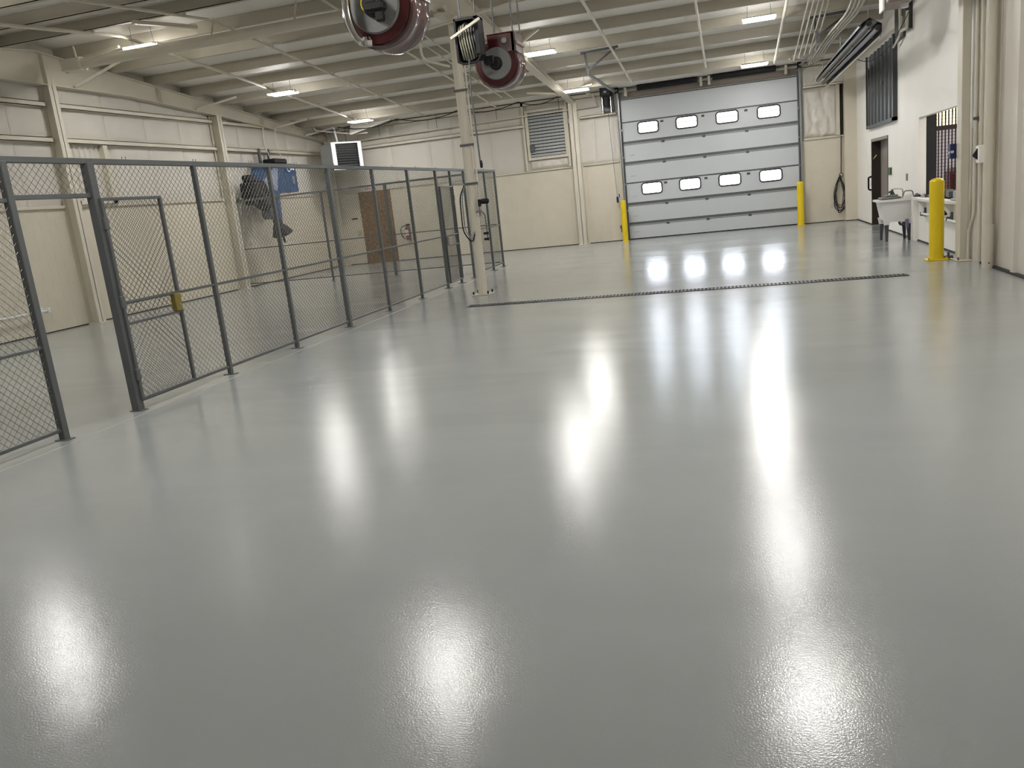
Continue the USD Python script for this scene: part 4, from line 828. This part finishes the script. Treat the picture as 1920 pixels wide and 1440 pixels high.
t = thing('floor_valve', 'small dark valve on the floor between the nearest bollard and the square column', 'valve', (3.2, 14.25, 0)); part('valve', join(cb(3.15, 3.26, 14.1, 14.16, 0, .05, .01), tube([(3.2, 14.13, .05), (3.2, 14.13, .10)], .018, 7)), 'galv_dark', t)
# radiant heaters
def radiant(label, x, y0, y1, z, tilt):
    t = thing('radiant_heater', label, 'heater', (x, (y0+y1)/2, z), 'tube radiant heaters')
    w, th = .195, .002
    prof = [(-w, -.075), (-w*.95, -.02), (-w*.6, .10), (w*.6, .10), (w*.95, -.02), (w, -.075)]
    for (a, b) in zip(prof, prof[1:]):
        m = hull([(x+a[0], y0, z+a[1]), (x+b[0], y0, z+b[1]), (x+a[0], y0, z+a[1]+.004), (x+b[0], y0, z+b[1]+.004), (x+a[0], y1, z+a[1]), (x+b[0], y1, z+b[1]), (x+a[0], y1, z+a[1]+.004), (x+b[0], y1, z+b[1]+.004)])
        part('reflector_fold', rot(m, (x, 0, z), (0, 1, 0), tilt), 'dark_chrome', t)
    part('centre_strip', rot(bx(x-.006, x+.006, y0, y1, z-.05, z-.04), (x, 0, z), (0, 1, 0), tilt), 'chrome', t)
    part('radiant_tube', rot(tube([(x-.085, y0-.1, z), (x-.085, y1, z)], .05, 14), (x, 0, z), (0, 1, 0), tilt), 'tube_dark', t, smooth=40)
    part('radiant_tube', rot(tube([(x+.085, y0-.1, z), (x+.085, y1, z)], .05, 14), (x, 0, z), (0, 1, 0), tilt), 'tube_dark', t, smooth=40)
    for sx_ in (-1, 1): part('chrome_edge', rot(bx(x+sx_*w-.016, x+sx_*w+.016, y0, y1, z-.095, z-.07), (x, 0, z), (0, 1, 0), tilt), 'chrome', t, label='bright chrome edge of the reflector')
    for y in np.arange(y0+.6, y1, 2.1): part('tube_clamp', rot(join(bx(x-.15, x+.15, y-.015, y+.015, z+.04, z+.07), bx(x-.145, x-.13, y-.015, y+.015, z-.05, z+.07), bx(x+.13, x+.145, y-.015, y+.015, z-.05, z+.07)), (x, 0, z), (0, 1, 0), tilt), 'chrome', t)
    for y in (y0+.5, (y0+y1)/2, y1-.6): part('hanger_chain', tube([(x, y, z+.13), (x, y, zt(y))], .008, 5), 'galv', t)
    return t
mat('tube_dark', (.05, .052, .056), .28, metal=.6)
mat('dark_chrome', (.022, .023, .025), .35)
radiant('long dark tube radiant heater hanging beside the right wall, pointing at the far wall', 2.47, 16.4, 25.2, 3.88, 32)
radiant('nearer dark tube radiant heater cut off by the top edge at the right', 2.60, 8.0, 14.4, 4.12, 32)
t = thing('heater_wire', 'thin dark wire drooping from the long radiant heater to the right wall', 'wire', (2.9, 18, 3.6))
part('wire', tube([(2.74+.55*s, 20.3-2.6*s, 3.80-.62*4*s*(1-s)*.55+.42*s) for s in np.linspace(0, 1, 16)], .007, 5), 'black_metal', t)
# conduit bundle and hanging struts by the right wall
for k in range(4):
    t = thing('conduit_run', ['leftmost', 'second from left', 'third from left', 'rightmost'][k]+' of the four curved cream conduits above the long radiant heater', 'conduit', (2.3, 17, 4.5))
    d = .07*k
    part('pipe', tube(bend([(2.05+d, 12.6, 4.62), (2.10+d, 15.6, 4.55), (2.28+d, 17.6, 4.42), (2.2+d, 21.5, 4.45), (2.15+d, 24.9, 4.34)], 1.2, 8), .024, 8), 'steel_paint', t, smooth=True)
for k in range(5):
    x = 1.62+.10*k; t = thing('strut_rod', ['first', 'second', 'third', 'fourth', 'fifth'][k]+' from the left of the parallel slanting rods left of the long radiant heater', 'rod', (x, 20.5, 4.5))
    part('rod', tube(bend([(x, 16.3+.4*k, zt(16.3+.4*k)-.05), (x+.02, 23.2-.3*k, 4.30), (x+.02, 23.25-.3*k, 4.42)], .02), .018, 6), 'steel_paint', t, smooth=40)
t = thing('spreader_bar', 'pale spreader bar tying the slanting rods together above the door right corner', 'bar', (1.9, 23.6, 4.3)); part('bar', bar((1.55, 23.4, 4.36), (2.15, 23.9, 4.28), .04, .04), 'steel_paint', t)
t = thing('junction_box', 'grey gas valve box between the two radiant heaters', 'box', (2.62, 15.6, 4.0)); part('box', join(cb(2.5, 2.9, 15.1, 15.9, 4.02, 4.28, .02)), 'taupe', t); part('plate', bx(2.46, 2.485, 15.3, 15.65, 3.95, 4.5), 'white_plastic', t); part('cap', lathe([(0, 3.95), (.06, 3.95), (.06, 4.03), (0, 4.03)], (2.8, 15.4, 0), 'z', 12), 'white_plastic', t)

# floor coating seam along the cage
part('coating_seam', bx(FX+.16, FX+.185, 2.6, 19.9, .0, .0012), 'epoxy_seam', '/World/floor')

# ------------------------------------------------------------------ outside
part('yard', bx(-60, 60, YF+.3, 120, -.3, -.12), 'concrete', kind=S, label='pale concrete yard outside the sectional door')
b = thing('brick_building', 'orange brick building across the yard seen through the door windows', 'building', (0, 62, 0))
part('wall', prism(rect([(-34, -.12), (22, -.12), (22, 5.6), (-34, 5.6)], *[(x, 1.2, x+1.8, 2.9) for x in np.arange(-32, 20, 4.2)]), 'y', 60, 60.4), 'brick_out', b)
for x in np.arange(-32, 20, 4.2): part('window', bx(x, x+1.8, 60.25, 60.3, 1.2, 2.9), 'slate_out', b)
part('roof', bx(-35, 23, 59.6, 72, 5.6, 6.0), 'slate_out', b)
